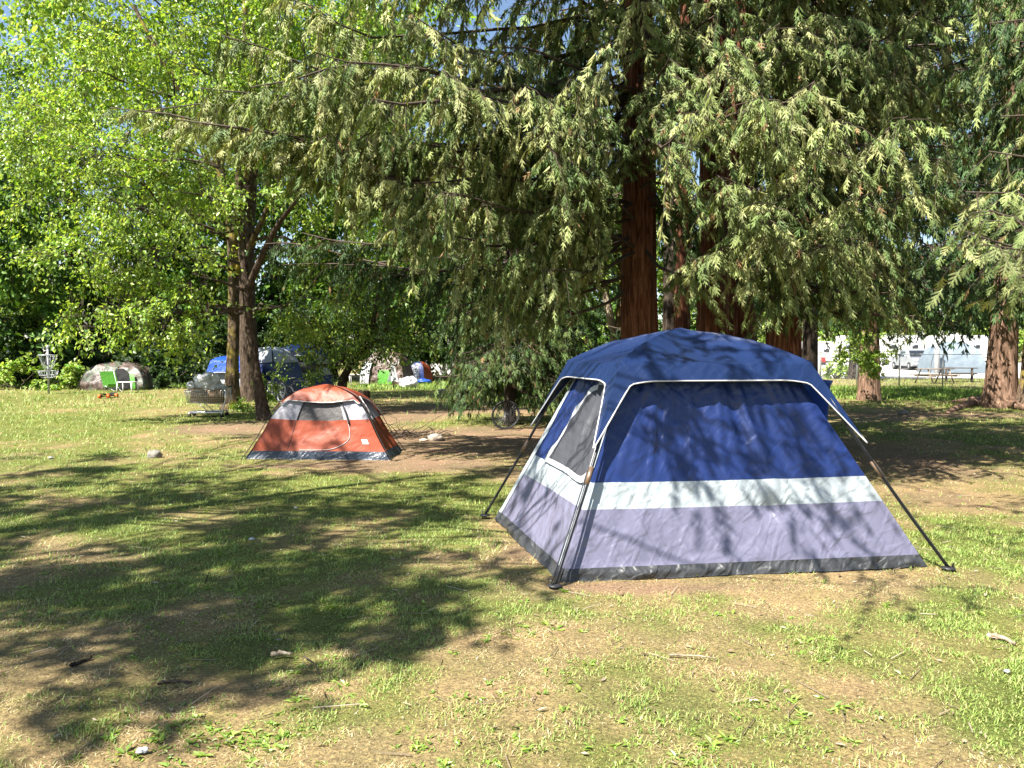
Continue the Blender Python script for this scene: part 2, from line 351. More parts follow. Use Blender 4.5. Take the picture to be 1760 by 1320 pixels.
def clump(acc, tw, c, rad, n_tw, per, leaf, cols, twl=0.7, hang=0.5, shell=0.45):
    """a bough: twigs spread through an ellipsoid, leaves set along each twig"""
    c = np.asarray(c, float); rad = np.broadcast_to(np.asarray(rad, float), (3,))
    ns = max(4, n_tw // 6); ki = rng.integers(0, ns, n_tw); u = unit(rdir(ns)[ki] + rng.normal(size=(n_tw, 3)) * .13); r = ((shell + (1 - shell) * rng.random(ns)[ki]) ** 0.6) * (1 + .08 * rng.normal(size=n_tw))
    r = r * (0.72 + 0.5 * fbm(u[:, 0] * 2 + c[0], u[:, 1] * 2 + c[1], u[:, 2] * 2 + c[2], 31, 3))
    A = c + u * r[:, None] * rad
    d = unit(u * 0.8 + rdir(n_tw) * 0.7 + np.array([0, 0, -hang])); l = twl * (0.5 + rng.random(n_tw) * 0.8)
    B = A + d * l[:, None] + np.array([0, 0, -0.25]) * (l * hang)[:, None]
    if tw is not None and leaf < .1: add_segs(tw, A - d * 0.25 * l[:, None], B, 0.006 * twl / 0.7, 0.002)
    n = n_tw * per; k = np.repeat(np.arange(n_tw), per); t = rng.random(n)
    P = A[k] * (1 - t)[:, None] + B[k] * t[:, None] + rng.normal(size=(n, 3)) * 0.055 * twl / 0.7
    D = unit(d[k] * 0.5 + rdir(n) * 0.8 + np.array([0, 0, -0.45])); Nn = unit((rdir(n_tw) * .6)[k] + rdir(n) * 0.6 + np.array([0, 0, 0.6]) + SUN_DIR * 0.35)
    L = leaf * (0.65 + 0.7 * rng.random(n)); tone = (0.62 + 0.65 * rng.random(n_tw))[k][:, None]
    leaves(acc, P, D, Nn, L, L * (0.55 + 0.15 * rng.random(n)), mixcol(n, cols) * tone)
def smooth_path(pts, n):
    pts = np.asarray(pts, float); t = np.linspace(0, len(pts) - 1, n); out = np.zeros((n, pts.shape[1]))
    p = np.concatenate([[2 * pts[0] - pts[1]], pts, [2 * pts[-1] - pts[-2]]])
    for k, tt in enumerate(t):
        i = min(int(tt), len(pts) - 2); f = tt - i; a, b_, c_, d_ = p[i:i + 4]
        out[k] = 0.5 * (2 * b_ + (c_ - a) * f + (2 * a - 5 * b_ + 4 * c_ - d_) * f * f + (-a + 3 * b_ - 3 * c_ + d_) * f ** 3)
    return out
def trunk_mesh(acc, pts, rads, rows=60, sides=36, furrow=0.1, flare=0.5, fl_h=0.5, seed=0, ribs=11):
    Q = smooth_path(np.concatenate([np.asarray(pts, float), np.asarray(rads, float)[:, None]], 1), rows)
    C_, r_ = Q[:, :3], Q[:, 3]; z0 = C_[0, 2]
    th = np.arange(sides) / sides * 2 * np.pi; Z = C_[:, 2][:, None]; TH = th[None]
    u, v = np.cos(TH), np.sin(TH)
    nz = fbm(u * ribs / 3 + 7, v * ribs / 3 + 7, Z * 0.55, seed, 4) - 0.5
    nz2 = fbm(u * 1.3 + 3, v * 1.3 + 3, Z * 0.4, seed + 5, 2) - 0.5
    lob = np.clip(fbm(u * 1.6 + 1, v * 1.6 + 5, 0.3, seed + 9, 2) * 2 - 0.4, 0.2, 1.5)
    k = 1 + furrow * 2.2 * nz + 0.22 * nz2 + flare * lob * np.exp(-(Z - z0) / fl_h)
    V = C_[:, None] + (r_[:, None] * k)[..., None] * np.stack([np.broadcast_to(u, k.shape), np.broadcast_to(v, k.shape), np.zeros_like(k)], -1)
    add_grid(acc, V.transpose(1, 0, 2), wrap=True)
def limb(acc, a, b_, ra, rb, sag=0.15, wob=0.08, n=12, sides=7):
    t = np.linspace(0, 1, n)[:, None]; a, b_ = np.asarray(a, float), np.asarray(b_, float); L = np.linalg.norm(b_ - a)
    w = np.stack([fbm(t[:, 0] * 3 + a[0] * 3, a[1] + 0 * t[:, 0], k * 7.0, 40 + k, 2) - 0.5 for k in range(3)], -1)
    P = a + (b_ - a) * t + np.array([0, 0, -1.0]) * sag * L * 4 * t * (1 - t) * 0.5 + w * wob * L * np.sin(np.pi * t) * 2
    add_tube(acc, P, ra + (rb - ra) * t[:, 0] ** 0.8, sides); return P

# redwood sprays --------------------------------------------------
def spray_template(pairs, w=0.055, sub=0):
    V, T = [], []
    def kite(o, d, l, w_, z):
        s = np.array([-d[1], d[0]]); k = len(V); m = o + d * l * 0.45; e = o + d * l
        V.extend([(*o, 0), (*(m + s * w_), z + 0.012), (*e, z - 0.04 * l * 4), (*(m - s * w_), z + 0.012)]); T.extend([(k, k + 1, k + 2), (k, k + 2, k + 3)])
    kite(np.array([0, 0.]), np.array([1, 0.]), 1.0, w * 0.9, 0)
    for i in range(pairs):
        f = (i + 0.5) / pairs
        for sgn in (-1, 1):
            x = 0.06 + 0.72 * f + 0.05 * sgn; an = R(40 - 12 * f); l = 0.46 * (1 - 0.5 * f)
            o_, d_ = np.array([x, 0.]), np.array([math.cos(an), sgn * math.sin(an)]); q_ = np.array([-d_[1], d_[0]]) * w * .95; k_ = len(V); o_ = o_ + d_ * l * .12; V.extend([(*(o_ + q_), 0), (*(o_ - q_), 0), (*(o_ + d_ * l), -.05)]); T.append((k_, k_ + 1, k_ + 2))
    V = np.array(V, float); V[:, 2] -= 0.10 * V[:, 0] ** 2 + 0.12 * V[:, 1] ** 2
    return V, np.array(T)
def needle_template(pairs):
    """close-up spray: every shoot is a row of single needles"""
    V, T = [], []
    def shoot(o, d, l, nn, nl):
        s = np.array([-d[1], d[0]])
        for i in range(nn):
            f = (i + 0.3) / nn
            for sg in (-1, 1):
                p = o + d * l * f; ll = nl * (0.55 + 0.7 * math.sin(math.pi * min(1, f * 0.85 + 0.18))); e = p + (d * 0.62 + s * sg * 0.78) * ll; k = len(V); h = d * l / nn * 0.42
                V.extend([(*(p - h), 0), (*(p + h), 0), (*e, -0.012)]); T.append((k, k + 1, k + 2))
    shoot(np.array([0, 0.]), np.array([1, 0.]), 1.0, 12, 0.075)
    for i in range(pairs):
        f = (i + 0.5) / pairs
        for sgn in (-1, 1):
            x = 0.08 + 0.72 * f + 0.03 * sgn; an = R(50 - 18 * f); l = 0.5 * (1 - 0.55 * f)
            shoot(np.array([x, 0.]), np.array([math.cos(an), sgn * math.sin(an)]), l, max(4, int(9 * l / 0.5)), 0.07)
    V = np.array(V, float); V[:, 2] -= 0.10 * V[:, 0] ** 2 + 0.12 * V[:, 1] ** 2
    return V, np.array(T)
SPR = {'near': needle_template(3), 'mid': spray_template(2, 0.06), 'far': spray_template(1, 0.085)}
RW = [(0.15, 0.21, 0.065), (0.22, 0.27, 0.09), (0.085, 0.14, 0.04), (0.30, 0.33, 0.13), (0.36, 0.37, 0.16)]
RWD = [(0.045, 0.088, 0.028), (0.075, 0.13, 0.04), (0.035, 0.07, 0.024)]  # dark needle tones: shade of the deeper boughs put into the colour
def sprays(acc, P, D, Nn, L, kind, col):
    TV, TT = SPR[kind]; n = len(P); S = unit(np.cross(Nn, D)); Nn = np.cross(D, S)
    V = P[:, None] + L[:, None, None] * (TV[None, :, 0:1] * D[:, None] + TV[None, :, 1:2] * S[:, None] + TV[None, :, 2:3] * Nn[:, None])
    T = (np.arange(n)[:, None, None] * len(TV) + TT[None]).reshape(-1, 3)
    acc.add(V.reshape(-1, 3), None, T, col=np.repeat(col, len(TV), 0))
def redlimb(crown, wood, a, b_, kind='mid', cols=RW, r0=0.026, clip=None, tfrom=0.3, dens=1.0, scale=1.0, curtain=0.35, sag=0.05):
    """a redwood bough: limb, drooping side branchlets, sprays on them. clip(points)->bool keeps branchlets"""
    a, b_ = np.asarray(a, float), np.asarray(b_, float); L = np.linalg.norm(b_ - a)
    t = np.linspace(0, 1, 12)[:, None]
    path = a + (b_ - a) * t + np.array([0, 0, 1.0]) * (-sag) * L * np.sin(np.pi * t) + (np.stack([fbm(t[:, 0] * 3 + a[0] * 3 + b_[0] * 5, b_[1] + 0 * t[:, 0], k * 7.0, 40 + k, 2) - .5 for k in range(3)], -1)) * 0.2 * L * np.sin(np.pi * t)
    span = L * (1 - tfrom); n = max(4, int(span / (0.085 * scale) * dens)); tt = tfrom + (1 - tfrom) * np.sort(rng.random(n) ** 0.85)
    f = tt * 11; i = np.minimum(f.astype(int), 10); A = path[i] + (path[i + 1] - path[i]) * (f - i)[:, None]
    ax = unit(path[i + 1] - path[i]); side = unit(np.cross(ax, [0, 0, 1.0])); sg = np.where(np.arange(n) % 2, 1.0, -1.0) * (0.5 + 0.5 * rng.random(n))
    tip = np.clip((1 - tt) / (1 - tfrom + 1e-6), 0, 1)
    l = scale * (0.28 + 0.62 * rng.random(n)) * (0.55 + 0.6 * np.sqrt(tip))
    cur = rng.random(n) < curtain
    dz = np.where(cur, -1.3 - rng.random(n), -0.15 - 0.5 * rng.random(n)); l = np.where(cur, l * 1.15, l)
    d = unit(side * (sg * 0.9)[:, None] + ax * (0.45 + 0.3 * rng.random(n))[:, None] + np.array([0, 0, 1.0]) * dz[:, None] + rng.normal(size=(n, 3)) * 0.15)
    Mi = A + d * (l * 0.5)[:, None]; B = A + d * l[:, None] + np.array([0, 0, -1.0]) * (l * (0.22 + 0.25 * rng.random(n)))[:, None]
    if clip is not None:
        ok = clip(B) & clip(Mi); A, Mi, B, l, d, sg = A[ok], Mi[ok], B[ok], l[ok], d[ok], sg[ok]; n = len(A)
        if n < 0.4 * len(ok): return
    add_tube(wood, path, r0 * (1 - t[:, 0]) ** 0.8 + 0.006, 6)
    add_segs(wood, A, Mi, 0.006 * scale, 0.004 * scale)
    if kind != 'far': add_segs(wood, Mi, B, 0.004 * scale, 0.0015)
    per = np.maximum(4, (l / (0.034 * scale) * dens).astype(int)); k = np.repeat(np.arange(n), per); m = len(k); s = rng.random(m)
    P = np.where((s < 0.5)[:, None], A[k] + (Mi - A)[k] * (s * 2)[:, None], Mi[k] + (B - Mi)[k] * (s * 2 - 1)[:, None])
    bd = unit((B - A)[k]); sd_ = unit(np.cross(bd, [0, 0, 1.0]) + 1e-4) * np.where(rng.random(m) < 0.5, -1.0, 1.0)[:, None]
    D = unit(bd * 0.75 + sd_ * 0.55 + np.array([0, 0, -0.6]) * (0.4 + 1.5 * rng.random(m))[:, None] + rng.normal(size=(m, 3)) * 0.15)
    Nn = unit(np.array([0, 0, 0.8]) + (rng.normal(size=(n, 3)) * 0.45)[k] + rng.normal(size=(m, 3)) * 0.25 + SUN_DIR * 0.3)
    Ls = scale * (0.085 + 0.105 * rng.random(m)); tone = (0.8 + 0.4 * rng.random(n))[k][:, None]
    c = mixcol(n, cols, 0.08)[k] * tone * (1 + .12 * rng.normal(size=(m, 1)))
    dead = rng.random(m) < 0.025; c[dead] = np.array([0.24, 0.15, 0.07]) * (0.7 + 0.5 * rng.random((dead.sum(), 1)))
    sprays(crown, P, D, Nn, Ls, kind, c)
# ------------------------------------------------------------------ redwood grove
SK = np.array([(-200, 225), (0, 225), (250, 235), (330, 270), (420, 300), (500, 330), (600, 400), (680, 470), (740, 560), (830, 600), (950, 600), (1000, 520), (1055, 440), (1068, 330), (1120, 330), (1135, 520),
               (1200, 555), (1300, 580), (1380, 560), (1440, 590), (1500, 602), (1560, 592), (1640, 596), (1700, 585), (1760, 560), (2200, 560)], float)
def clip_sk(Pt, jit=14):
    x, y, dep = proj(Pt); thin = (x > 1056) & (x < 1130) & (y > 70) & (dep < 12) & (rng.random(len(x)) > np.where(y < 340, .5, .05)); return ~thin & (y < np.interp(x, SK[:, 0], SK[:, 1]) + rng.normal(size=len(x)) * jit) | (x > 1900)
def redwood(name, label, base, h, r0, limbs, mat='redbark', kind='mid', cols=RW, lean=(0, 0), flare=0.5, top=True, group='redwoods of the grove', trunk_kw={}, limb_kw={}):
    base = np.array([base[0], base[1], -0.05]); rt = root(name, label, 'tree', (base[0], base[1], 0), group)
    tr = Acc(); zs = np.array([0, 0.6, 2, 4, 7, h]); rr = r0 * np.array([1.12, 1.04, 0.95, 0.85, 0.7, 0.35 if h > 9 else 0.12]) * (1 if h > 9 else 1)
    pts = base + np.stack([lean[0] * zs, lean[1] * zs, zs], -1)
    trunk_mesh(tr, pts, rr, *((80, 48) if mat in ('redbark', 'greybark') else (30, 20)), 0.12, flare, 0.6, int(abs(base[0]) * 10) + 3, **trunk_kw); tr.build('trunk', M[mat], rt)
    wd, cr = Acc(), Acc()
    for (z0, E, kw) in limbs:
        s = base + np.array([lean[0] * z0, lean[1] * z0, z0]); redlimb(cr, wd, s, E, **{**dict(kind=kind, cols=cols), **limb_kw, **kw})
    if top:      # the part above the picture: coarser, it casts the shade
        for k in range(int(max(0, h - 8) * 2.2)):
            z0 = min(9.7, h - 1) + (h - 9.2)*.6 * rng.random(); a_ = rng.random() * 6.283; l = 3.2 * (1.05 - (z0 - 9.7) / (h - 7))
            s = base + np.array([lean[0] * z0, lean[1] * z0, z0]); redlimb(cr, wd, s, s + np.array([math.cos(a_) * l, math.sin(a_) * l, -0.5 - 0.7 * rng.random()]), kind='far', cols=cols, scale=2.6, dens=0.9)
    wd.build('limbs', M['twig'], rt); cr.build('crown', M['needle'], rt); return rt
T1 = at(1102, 600, 12.2); T2 = at(1222, 600, 12.6); T3 = at(1268, 600, 13.6); T4 = at(1345, 600, 12.0); T5 = at(1172, 600, 14.5)
LIMBS = {k: [] for k in range(5)}
TRK = [T1, T2, T3, T4, T5]
def give(E, k=None, drop=None, **kw):
    if k is None: k = int(np.argmin([np.hypot(E[0] - t[0], E[1] - t[1]) + 0.6 * rng.random() for t in TRK]))
    z0 = max(2.2, E[2] + (0.2 + 0.9 * rng.random() if drop is None else drop)); LIMBS[k].append((z0, E, {**dict(clip=clip_sk), **kw}))
# long boughs reaching over the lawn to the left of the near trunk
for (x, y, d, kw) in [(300, 205, 9.6, dict(drop=.3, tfrom=.3, r0=.06, dens=1.8)), (190, 185, 10.5, dict(drop=.5, tfrom=.4, r0=.05, dens=1.8)), (370, 225, 10.2, dict(drop=.4, tfrom=.35, dens=1.7)), (250, 190, 10.8, dict(drop=.5, tfrom=.4, dens=1.8)), (440, 250, 10.6, dict(drop=.4, dens=1.7)), (330, 150, 10, dict(drop=.5, tfrom=.35, dens=1.5)), (430, 150, 9.2, dict(drop=.7)), (380, 60, 9.8, dict(drop=.9)), (540, 90, 8.8, dict(drop=1.0)), (560, 230, 9.6, dict(drop=.5)), (640, 170, 8.6, dict(drop=1.3, r0=.075)),
                      (500, 290, 10.4, dict(drop=.4)), (600, 360, 10.2, dict(drop=.5)), (690, 390, 9.6, dict(drop=.6)), (650, 300, 9.2, dict(drop=.8)), (760, 330, 9.0, dict(drop=.6)), (760, 120, 8.4, dict(drop=1.0)), (700, 20, 9.0, dict(drop=.8)),
                      (800, 460, 10.5, dict(drop=.6)), (850, 520, 11, dict(drop=.5)), (780, 540, 12, dict(drop=.7)), (880, 430, 9.8, dict(drop=.4)), (910, 560, 12, dict(drop=.5)), (960, 350, 9.5, dict(drop=.3)), (600, -40, 9.5, dict(drop=.6)), (470, -10, 10, dict(drop=.6))]:
    give(at(x, y, d), 0, **{**dict(dens=1.35, tfrom=.22, curtain=.45, sag=float(rng.uniform(-.04, .1))), **kw})
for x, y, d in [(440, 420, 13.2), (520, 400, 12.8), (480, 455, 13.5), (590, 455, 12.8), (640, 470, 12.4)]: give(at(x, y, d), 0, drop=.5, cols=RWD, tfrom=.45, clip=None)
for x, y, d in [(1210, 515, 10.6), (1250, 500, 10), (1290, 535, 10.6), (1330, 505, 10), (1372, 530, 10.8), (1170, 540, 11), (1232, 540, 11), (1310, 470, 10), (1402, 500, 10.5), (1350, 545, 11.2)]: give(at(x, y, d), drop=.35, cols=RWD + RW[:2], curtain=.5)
give(at(1010, 490, 11.6), 0, drop=.05, tfrom=.3, r0=.05); give(at(1175, 520, 10.6), 0, drop=.6); give(at(1160, 470, 10.4), 4, drop=.5)
# the body of the grove
k = 0
while k < 96:
    x, y = rng.uniform(740, 1720), rng.uniform(-230, 560); d = rng.uniform(8.6, 13.5)
    if 1050 < x < 1140 and y > 330: continue
    if y > np.interp(x, SK[:, 0], SK[:, 1]) - 20: continue
    give(at(x, y, d), cols=RW if d < 11 else RWD); k += 1  # back boughs take the dark needle colour in place of shade
for x, y, d in [(1230, 300, 8.2), (1310, 160, 7.6), (1400, 140, 7.8), (1450, 200, 7.6), (1500, 330, 8.3), (1420, 420, 8.8), (1330, 350, 8.0), (1250, 420, 9.0), (1560, 200, 8.0), (1260, 60, 7.8), (1150, 100, 8.6), (1050, 60, 8.4), (980, 130, 8.6), (940, 250, 8.6), (1200, 190, 8.0), (1480, 520, 10.5), (1560, 500, 11), (1400, 530, 11), (1620, 540, 12), (1090, -20, 9), (1180, 10, 9), (1270, -30, 9), (1340, 40, 8.6), (1420, 10, 8.8), (1500, 60, 8.8), (1580, 20, 9), (1640, 110, 9.4), (1120, 180, 9.4), (1060, 250, 10), (1120, 60, 9.5), (1680, 60, 9.6), (1580, 330, 9.2), (1540, 420, 9.8), (1640, 250, 9.4), (1740, 90, 9.8), (1370, -20, 10), (1450, 90, 10.5), (1540, -10, 10.5), (1610, 60, 11), (1660, -40, 11), (1480, 20, 9.5), (1300, 20, 9.5), (1230, -10, 9.8), (1700, 20, 10.5), (1390, 70, 9), (1560, 110, 9.5), (1150, 20, 10), (1260, 110, 8.8), (1700, 120, 10.5)]:
    give(at(x, y, d), drop=.5, dens=1.15)
for k in range(58):     # high boughs above the picture, reaching toward the sun: they keep the lower grove dark
    E = np.array([rng.uniform(-3.2, 4.5), rng.uniform(7.3, 11.5), rng.uniform(7.9, 9.3)])
    if proj(E[None])[1][0] > -190: continue
    LIMBS[0 if E[0] < 1.5 else 1].append((min(9.8, E[2] + .4), E, dict(kind='far', scale=2.4, tfrom=.3, dens=.8, cols=RWD, clip=lambda Q: proj(Q)[1] < -30)))
for k in range(36):
    E = np.array([rng.uniform(3.0, 8.0), rng.uniform(9.5, 13), rng.uniform(8.3, 9.4)]); LIMBS[3].append((9.6, E, dict(kind='far', scale=2.4, tfrom=.3, dens=.8, cols=RWD, clip=lambda Q: proj(Q)[1] < -30)))
NM = [('coast redwood with shaggy red-brown trunk, left one of the grove behind the blue tent', .31, (-.012, 0)), ('dark redwood trunk right above the peak of the blue tent, in deep shade', .25, (0, 0)), ('redwood in deep shade at the back of the grove between darker trunks', .27, (0, 0)), ('redwood with dark red trunk, right one of the grove behind the blue tent', .26, (.006, 0)), ('thin redwood trunk just right of the shaggy red-brown one', .15, (0, 0))]
for k in range(5):
    redwood('redwood_tree', NM[k][0], TRK[k], [10.5, 10, 10, 10.5, 9.5][k], NM[k][1], LIMBS[k], lean=NM[k][2], trunk_kw=dict(ribs=16))

# darker redwoods deeper in the grove close the view behind the trunks
for x, d, h, n_, lab in [(1150, 18, 11.5, 40, 'shaded redwood standing behind the shaggy red-brown trunk'), (1290, 19, 11.5, 42, 'shaded redwood far back between the dark trunks'), (1392, 16.5, 11.5, 42, 'dark redwood with curtain-like foliage right of the grove trunks'), (1492, 29, 14.5, 56, 'dark redwood hidden behind the lone pale trunk, foliage hanging over the fence'), (1738, 27, 14.5, 56, 'dark redwood hidden behind the thick fluted trunk')]:
    b = at(x, 600, d); L_ = []
    for k in range(n_):
        f = rng.random(); z0 = 2.6 + (8.4 if d < 25 else 11.0) * f; a_ = rng.uniform(0, 6.283); l = rng.uniform(1.8, 4.2)
        L_.append((z0, np.array([b[0] + l * math.cos(a_), b[1] + l * .8 * math.sin(a_), z0 - rng.uniform(.5, 1.3)]), dict(clip=clip_sk, tfrom=.1, curtain=.55)))
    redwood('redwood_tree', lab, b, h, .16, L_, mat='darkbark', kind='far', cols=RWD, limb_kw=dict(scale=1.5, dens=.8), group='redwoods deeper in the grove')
# near bough from a redwood standing outside the picture on the right
E7 = np.array([9.6, 8.4]); L7 = []
for x, y, d in [(1660, 330, 6.6), (1700, 260, 6.8), (1750, 380, 6.4), (1690, 420, 6.5), (1740, 470, 6.3), (1650, 395, 7.0), (1790, 300, 6.2), (1720, 200, 7.4), (1800, 430, 6.2), (1700, 360, 6.2)]:
    E = at(x, y, d); L7.append((E[2] + 0.6, E, dict(kind='near', clip=clip_sk, tfrom=.6, curtain=.2, dens=.55)))
for x, y, d in [(1700, 40, 8), (1770, -30, 8.4), (1640, 120, 8.8), (1760, 110, 7.6), (1690, -60, 9), (1800, 60, 8), (1600, -60, 9.5), (1740, 180, 8.8), (1720, 120, 9.5), (1730, 10, 10), (1690, 210, 10), (1670, -20, 8.4), (1755, 240, 9.2), (1715, 70, 8.6), (1722, 300, 12), (1700, 390, 13), (1740, 450, 12.5), (1690, 480, 13.5), (1735, 520, 13)]:
    E = at(x, y, d); L7.append((E[2] + 0.5, E, dict(kind='mid', clip=clip_sk, tfrom=.3, dens=1.2, cols=RW[:3] + RWD)))
for k in range(16):
    z0 = rng.uniform(3.5, 8); a_ = rng.uniform(0, 6.28); L7.append((z0, np.array([E7[0] + 3 * math.cos(a_), E7[1] + 3 * math.sin(a_), z0 - .6]), dict(kind='far', scale=1.9, clip=lambda Q: (proj(Q)[0] > 1790) | (Q[:, 1] < 0))))
redwood('redwood_tree', 'redwood outside the right edge whose pale-tipped sprays hang closest to the camera', E7, 10.5, .35, L7)

# two weathered redwoods by the fence
def skirt_limbs(base, n, rad, zlo, zhi, px_drop, **kw):
    out = []
    for k in range(n):
        a_ = rng.uniform(0, 6.283); f = rng.random(); z0 = zlo + (zhi - zlo) * f; l = rad * (1.1 - 0.45 * f) * rng.uniform(.6, 1.05)
        out.append((z0, np.array([base[0] + l * math.cos(a_), base[1] + l * math.sin(a_), z0 - rng.uniform(.5, 1.3)]), dict(clip=clip_sk, **kw)))
    return out
B5 = gp(1493, 688); B6 = gp(1722, 700)
redwood('redwood_tree', 'pale brown redwood trunk standing alone on the grass before the chain-link fence', B5, 15, .30, skirt_limbs(B5, 48, 5.2, 3.0, 12.5, 0, kind='far', scale=1.9, tfrom=.15, dens=.9), mat='greybark', cols=RWD, flare=.2, top=False)
redwood('redwood_tree', 'thick fluted redwood with spreading roots at the right edge of the lawn', B6, 15, .37, skirt_limbs(B6, 52, 5.4, 3.0, 13, 0, kind='far', scale=1.9, tfrom=.15, dens=.9), mat='greybark', cols=RWD, flare=.75, top=False)
B6b = gp(1768, 702)
redwood('redwood_tree', 'mossy trunk leaning outward beside the thick fluted redwood', B6b, 12, .3, skirt_limbs(B6b, 14, 4, 4, 9, 0, kind='far', scale=2.2), mat='mossbark', cols=RWD, lean=(.12, 0.05), flare=.5, top=False)

# young redwood with the bicycle wheel at its foot
B8 = gp(876, 729); L8 = []
def clip8(Pt): return (Pt[:, 2] > 0.12) & ~((np.abs(Pt[:, 0] - B8[0] + .05) < .5) & (Pt[:, 2] < .85) & (Pt[:, 1] < B8[1] - .1))
for k in range(124):
    f = (k + rng.random()) / 84 if k < 84 else .42 * rng.random(); z0 = 0.55 + 6.2 * f ** 1.1; a_ = rng.uniform(0, 6.283); l = (0.55 + 1.15 * math.sin(math.pi * min(1, f * .85 + .16))) * rng.uniform(.75, 1.1)
    L8.append((z0, np.array([B8[0] + l * math.cos(a_), B8[1] + l * math.sin(a_), max(.3, z0 - .25 - .5 * rng.random())]), dict(clip=clip8, tfrom=.15, curtain=.45, scale=1.15)))
redwood('young_redwood', 'small drooping redwood with branches to the ground, a bicycle wheel at its foot', B8, 7.6, .11, L8, mat='darkbark', cols=RWD + [RW[0], RW[2]], flare=.3, top=False, group='young redwoods')
B9 = at(985, 600, 19); B9[2] = 0; L9 = []
for k in range(22):
    f = (k + rng.random()) / 22; z0 = 1.2 + 6.5 * f; a_ = rng.uniform(0, 6.283); l = 1.5 * (1.1 - .4 * f) * rng.uniform(.7, 1.1)
    L9.append((z0, np.array([B9[0] + l * math.cos(a_), B9[1] + l * math.sin(a_), max(1.0, z0 - .9)]), dict(tfrom=.15, curtain=.6, scale=1.5)))
redwood('young_redwood', 'dark slim redwood with hanging foliage behind the left corner of the blue tent', B9, 8.6, .12, L9, mat='darkbark', cols=RWD, flare=.3, top=False, group='young redwoods')

# ------------------------------------------------------------------ broadleaf trees
def broadleaf(name, label, stems, clumps, leaf, cols, mat='elmbark', group=None, per=26, twl=.7, hang=.5, lm='leaf', dens=1.0, limb_r=.05, from_z=None, cat='tree', sides=30, furrow=.1, flare=.45):
    base = np.array(stems[0][0][0]); rt = root(name, label, cat, (base[0], base[1], 0), group)
    tr = Acc()
    for k, (pts, rads) in enumerate(stems): trunk_mesh(tr, pts, rads, 50, sides, furrow, flare if k == 0 else 0, .4, 3 + k + int(abs(base[0]) * 7), ribs=12)
    tr.build('trunk', M[mat], rt)
    wd, cr = Acc(), Acc()
    allp = np.concatenate([smooth_path(np.asarray(s[0], float), 24) for s in stems]); allr = np.concatenate([np.interp(np.linspace(0, 1, 24), np.linspace(0, 1, len(s[1])), s[1]) for s in stems])
    for (c, rad) in clumps:
        c = np.asarray(c, float); rad = np.broadcast_to(np.asarray(rad, float), (3,))
        d = np.linalg.norm((allp - c) * np.array([1, 1, .8]) + np.array([0, 0, .6 * rad[2]]), axis=1) + np.where(allp[:, 2] > c[2] + .2, 3, 0) + np.where(allp[:, 2] < (from_z or 1.5), 4, 0); j = int(np.argmin(d))
        P_ = limb(wd, allp[j], c, min(limb_r, allr[j] * .7), .012, -.05, .12, 10, 6)
        for q in range(4):
            e = c + rdir(1)[0] * rad * .75; limb(wd, P_[int(rng.integers(5, 9))], e, .016, .005, -.03, .15, 6, 4)
        vol = (rad[0] * rad[1] * rad[2]) ** (1 / 3); n = int(dens * 120 * vol ** 2.2 / (leaf / .065) ** 1.5) + 14
        clump(cr, wd, c, rad, n, per, leaf, cols, twl, hang)
    wd.build('limbs', M['twig'], rt); cr.build('crown', M[lm], rt); return rt

def stem(*pp): return [at(x, y, d) if y < 640 else gp(x, y) for x, y, d in pp]
# elm pair in the middle of the left half
e1 = gp(399, 704); e2 = gp(455, 722)
s1 = ([e1 + [0, 0, -.05], at(400, 640, e1[1]), at(402, 520, e1[1] + .1), at(396, 380, e1[1] + .2), at(372, 270, e1[1]), at(330, 190, e1[1] - .5), at(270, 90, e1[1] - 1), at(230, 10, e1[1] - 1)], [.25, .17, .145, .13, .115, .09, .07, .05])
s1b = ([at(400, 420, e1[1] + .2), at(412, 300, e1[1]), at(421, 150, e1[1] - .3), at(421, -40, e1[1] - .5)], [.13, .11, .09, .06])
s1c = ([at(401, 480, e1[1] + .1), at(450, 380, e1[1] - .4), at(480, 310, e1[1] - .6), at(530, 200, e1[1] - .8)], [.1, .09, .07, .04])
s2 = ([e2 + [0, 0, -.05], at(441, 640, e2[1] + .1), at(428, 560, e2[1] + .2), at(422, 480, e2[1] + .2), at(410, 380, e2[1] + .2), at(380, 290, e2[1])], [.145, .108, .1, .09, .08, .05])
s2b = ([at(424, 500, e2[1] + .2), at(470, 400, e2[1] - .2), at(520, 330, e2[1] - .5)], [.09, .07, .04])
CL = [(150, 120, 18, 1.3), (260, 60, 18.5, 1.5), (390, 40, 19, 1.5), (520, 60, 19.5, 1.4), (110, 250, 17.5, 1.3), (200, 300, 17.2, 1.4), (310, 200, 18, 1.3), (420, 160, 18.5, 1.3), (560, 210, 19, 1.5), (650, 330, 20, 1.5), (320, 330, 17.6, 1.3),
      (140, 430, 17, 1.1), (240, 430, 17, 1.1), (180, 510, 16.8, .85), (270, 530, 16.8, .8), (235, 580, 16.6, .45), (330, 470, 17.2, .9), (330, 560, 16.8, .42), (480, 300, 18.5, 1.1), (560, 420, 19.5, 1.2), (500, 530, 20, .9), (620, 520, 21, 1.2), (430, 330, 18, .8), (90, 340, 17.5, 1.0), (330, 110, 17.8, 1.1), (60, 180, 19, 1.2), (700, 250, 21, 1.6), (640, 120, 21, 1.6), (130, 560, 16.8, .5), (215, 360, 16.6, .8), (720, 420, 21.5, 1.3)]
C1 = [(at(x, y, d), (r_ * .88, r_ * .88, r_ * .66)) for k, (x, y, d, r_) in enumerate(CL) if k % 3 != 1]; C2 = [(at(x, y, d), (r_ * .88, r_ * .88, r_ * .66)) for k, (x, y, d, r_) in enumerate(CL) if k % 3 == 1]
hi = [((e1[0] + dx, e1[1] + dy, z), (2.6, 2.6, 2)) for dx, dy, z in [(-3, -1, 11.5), (2, 0, 12), (-1, 2, 13.5), (4, 2, 11)]]
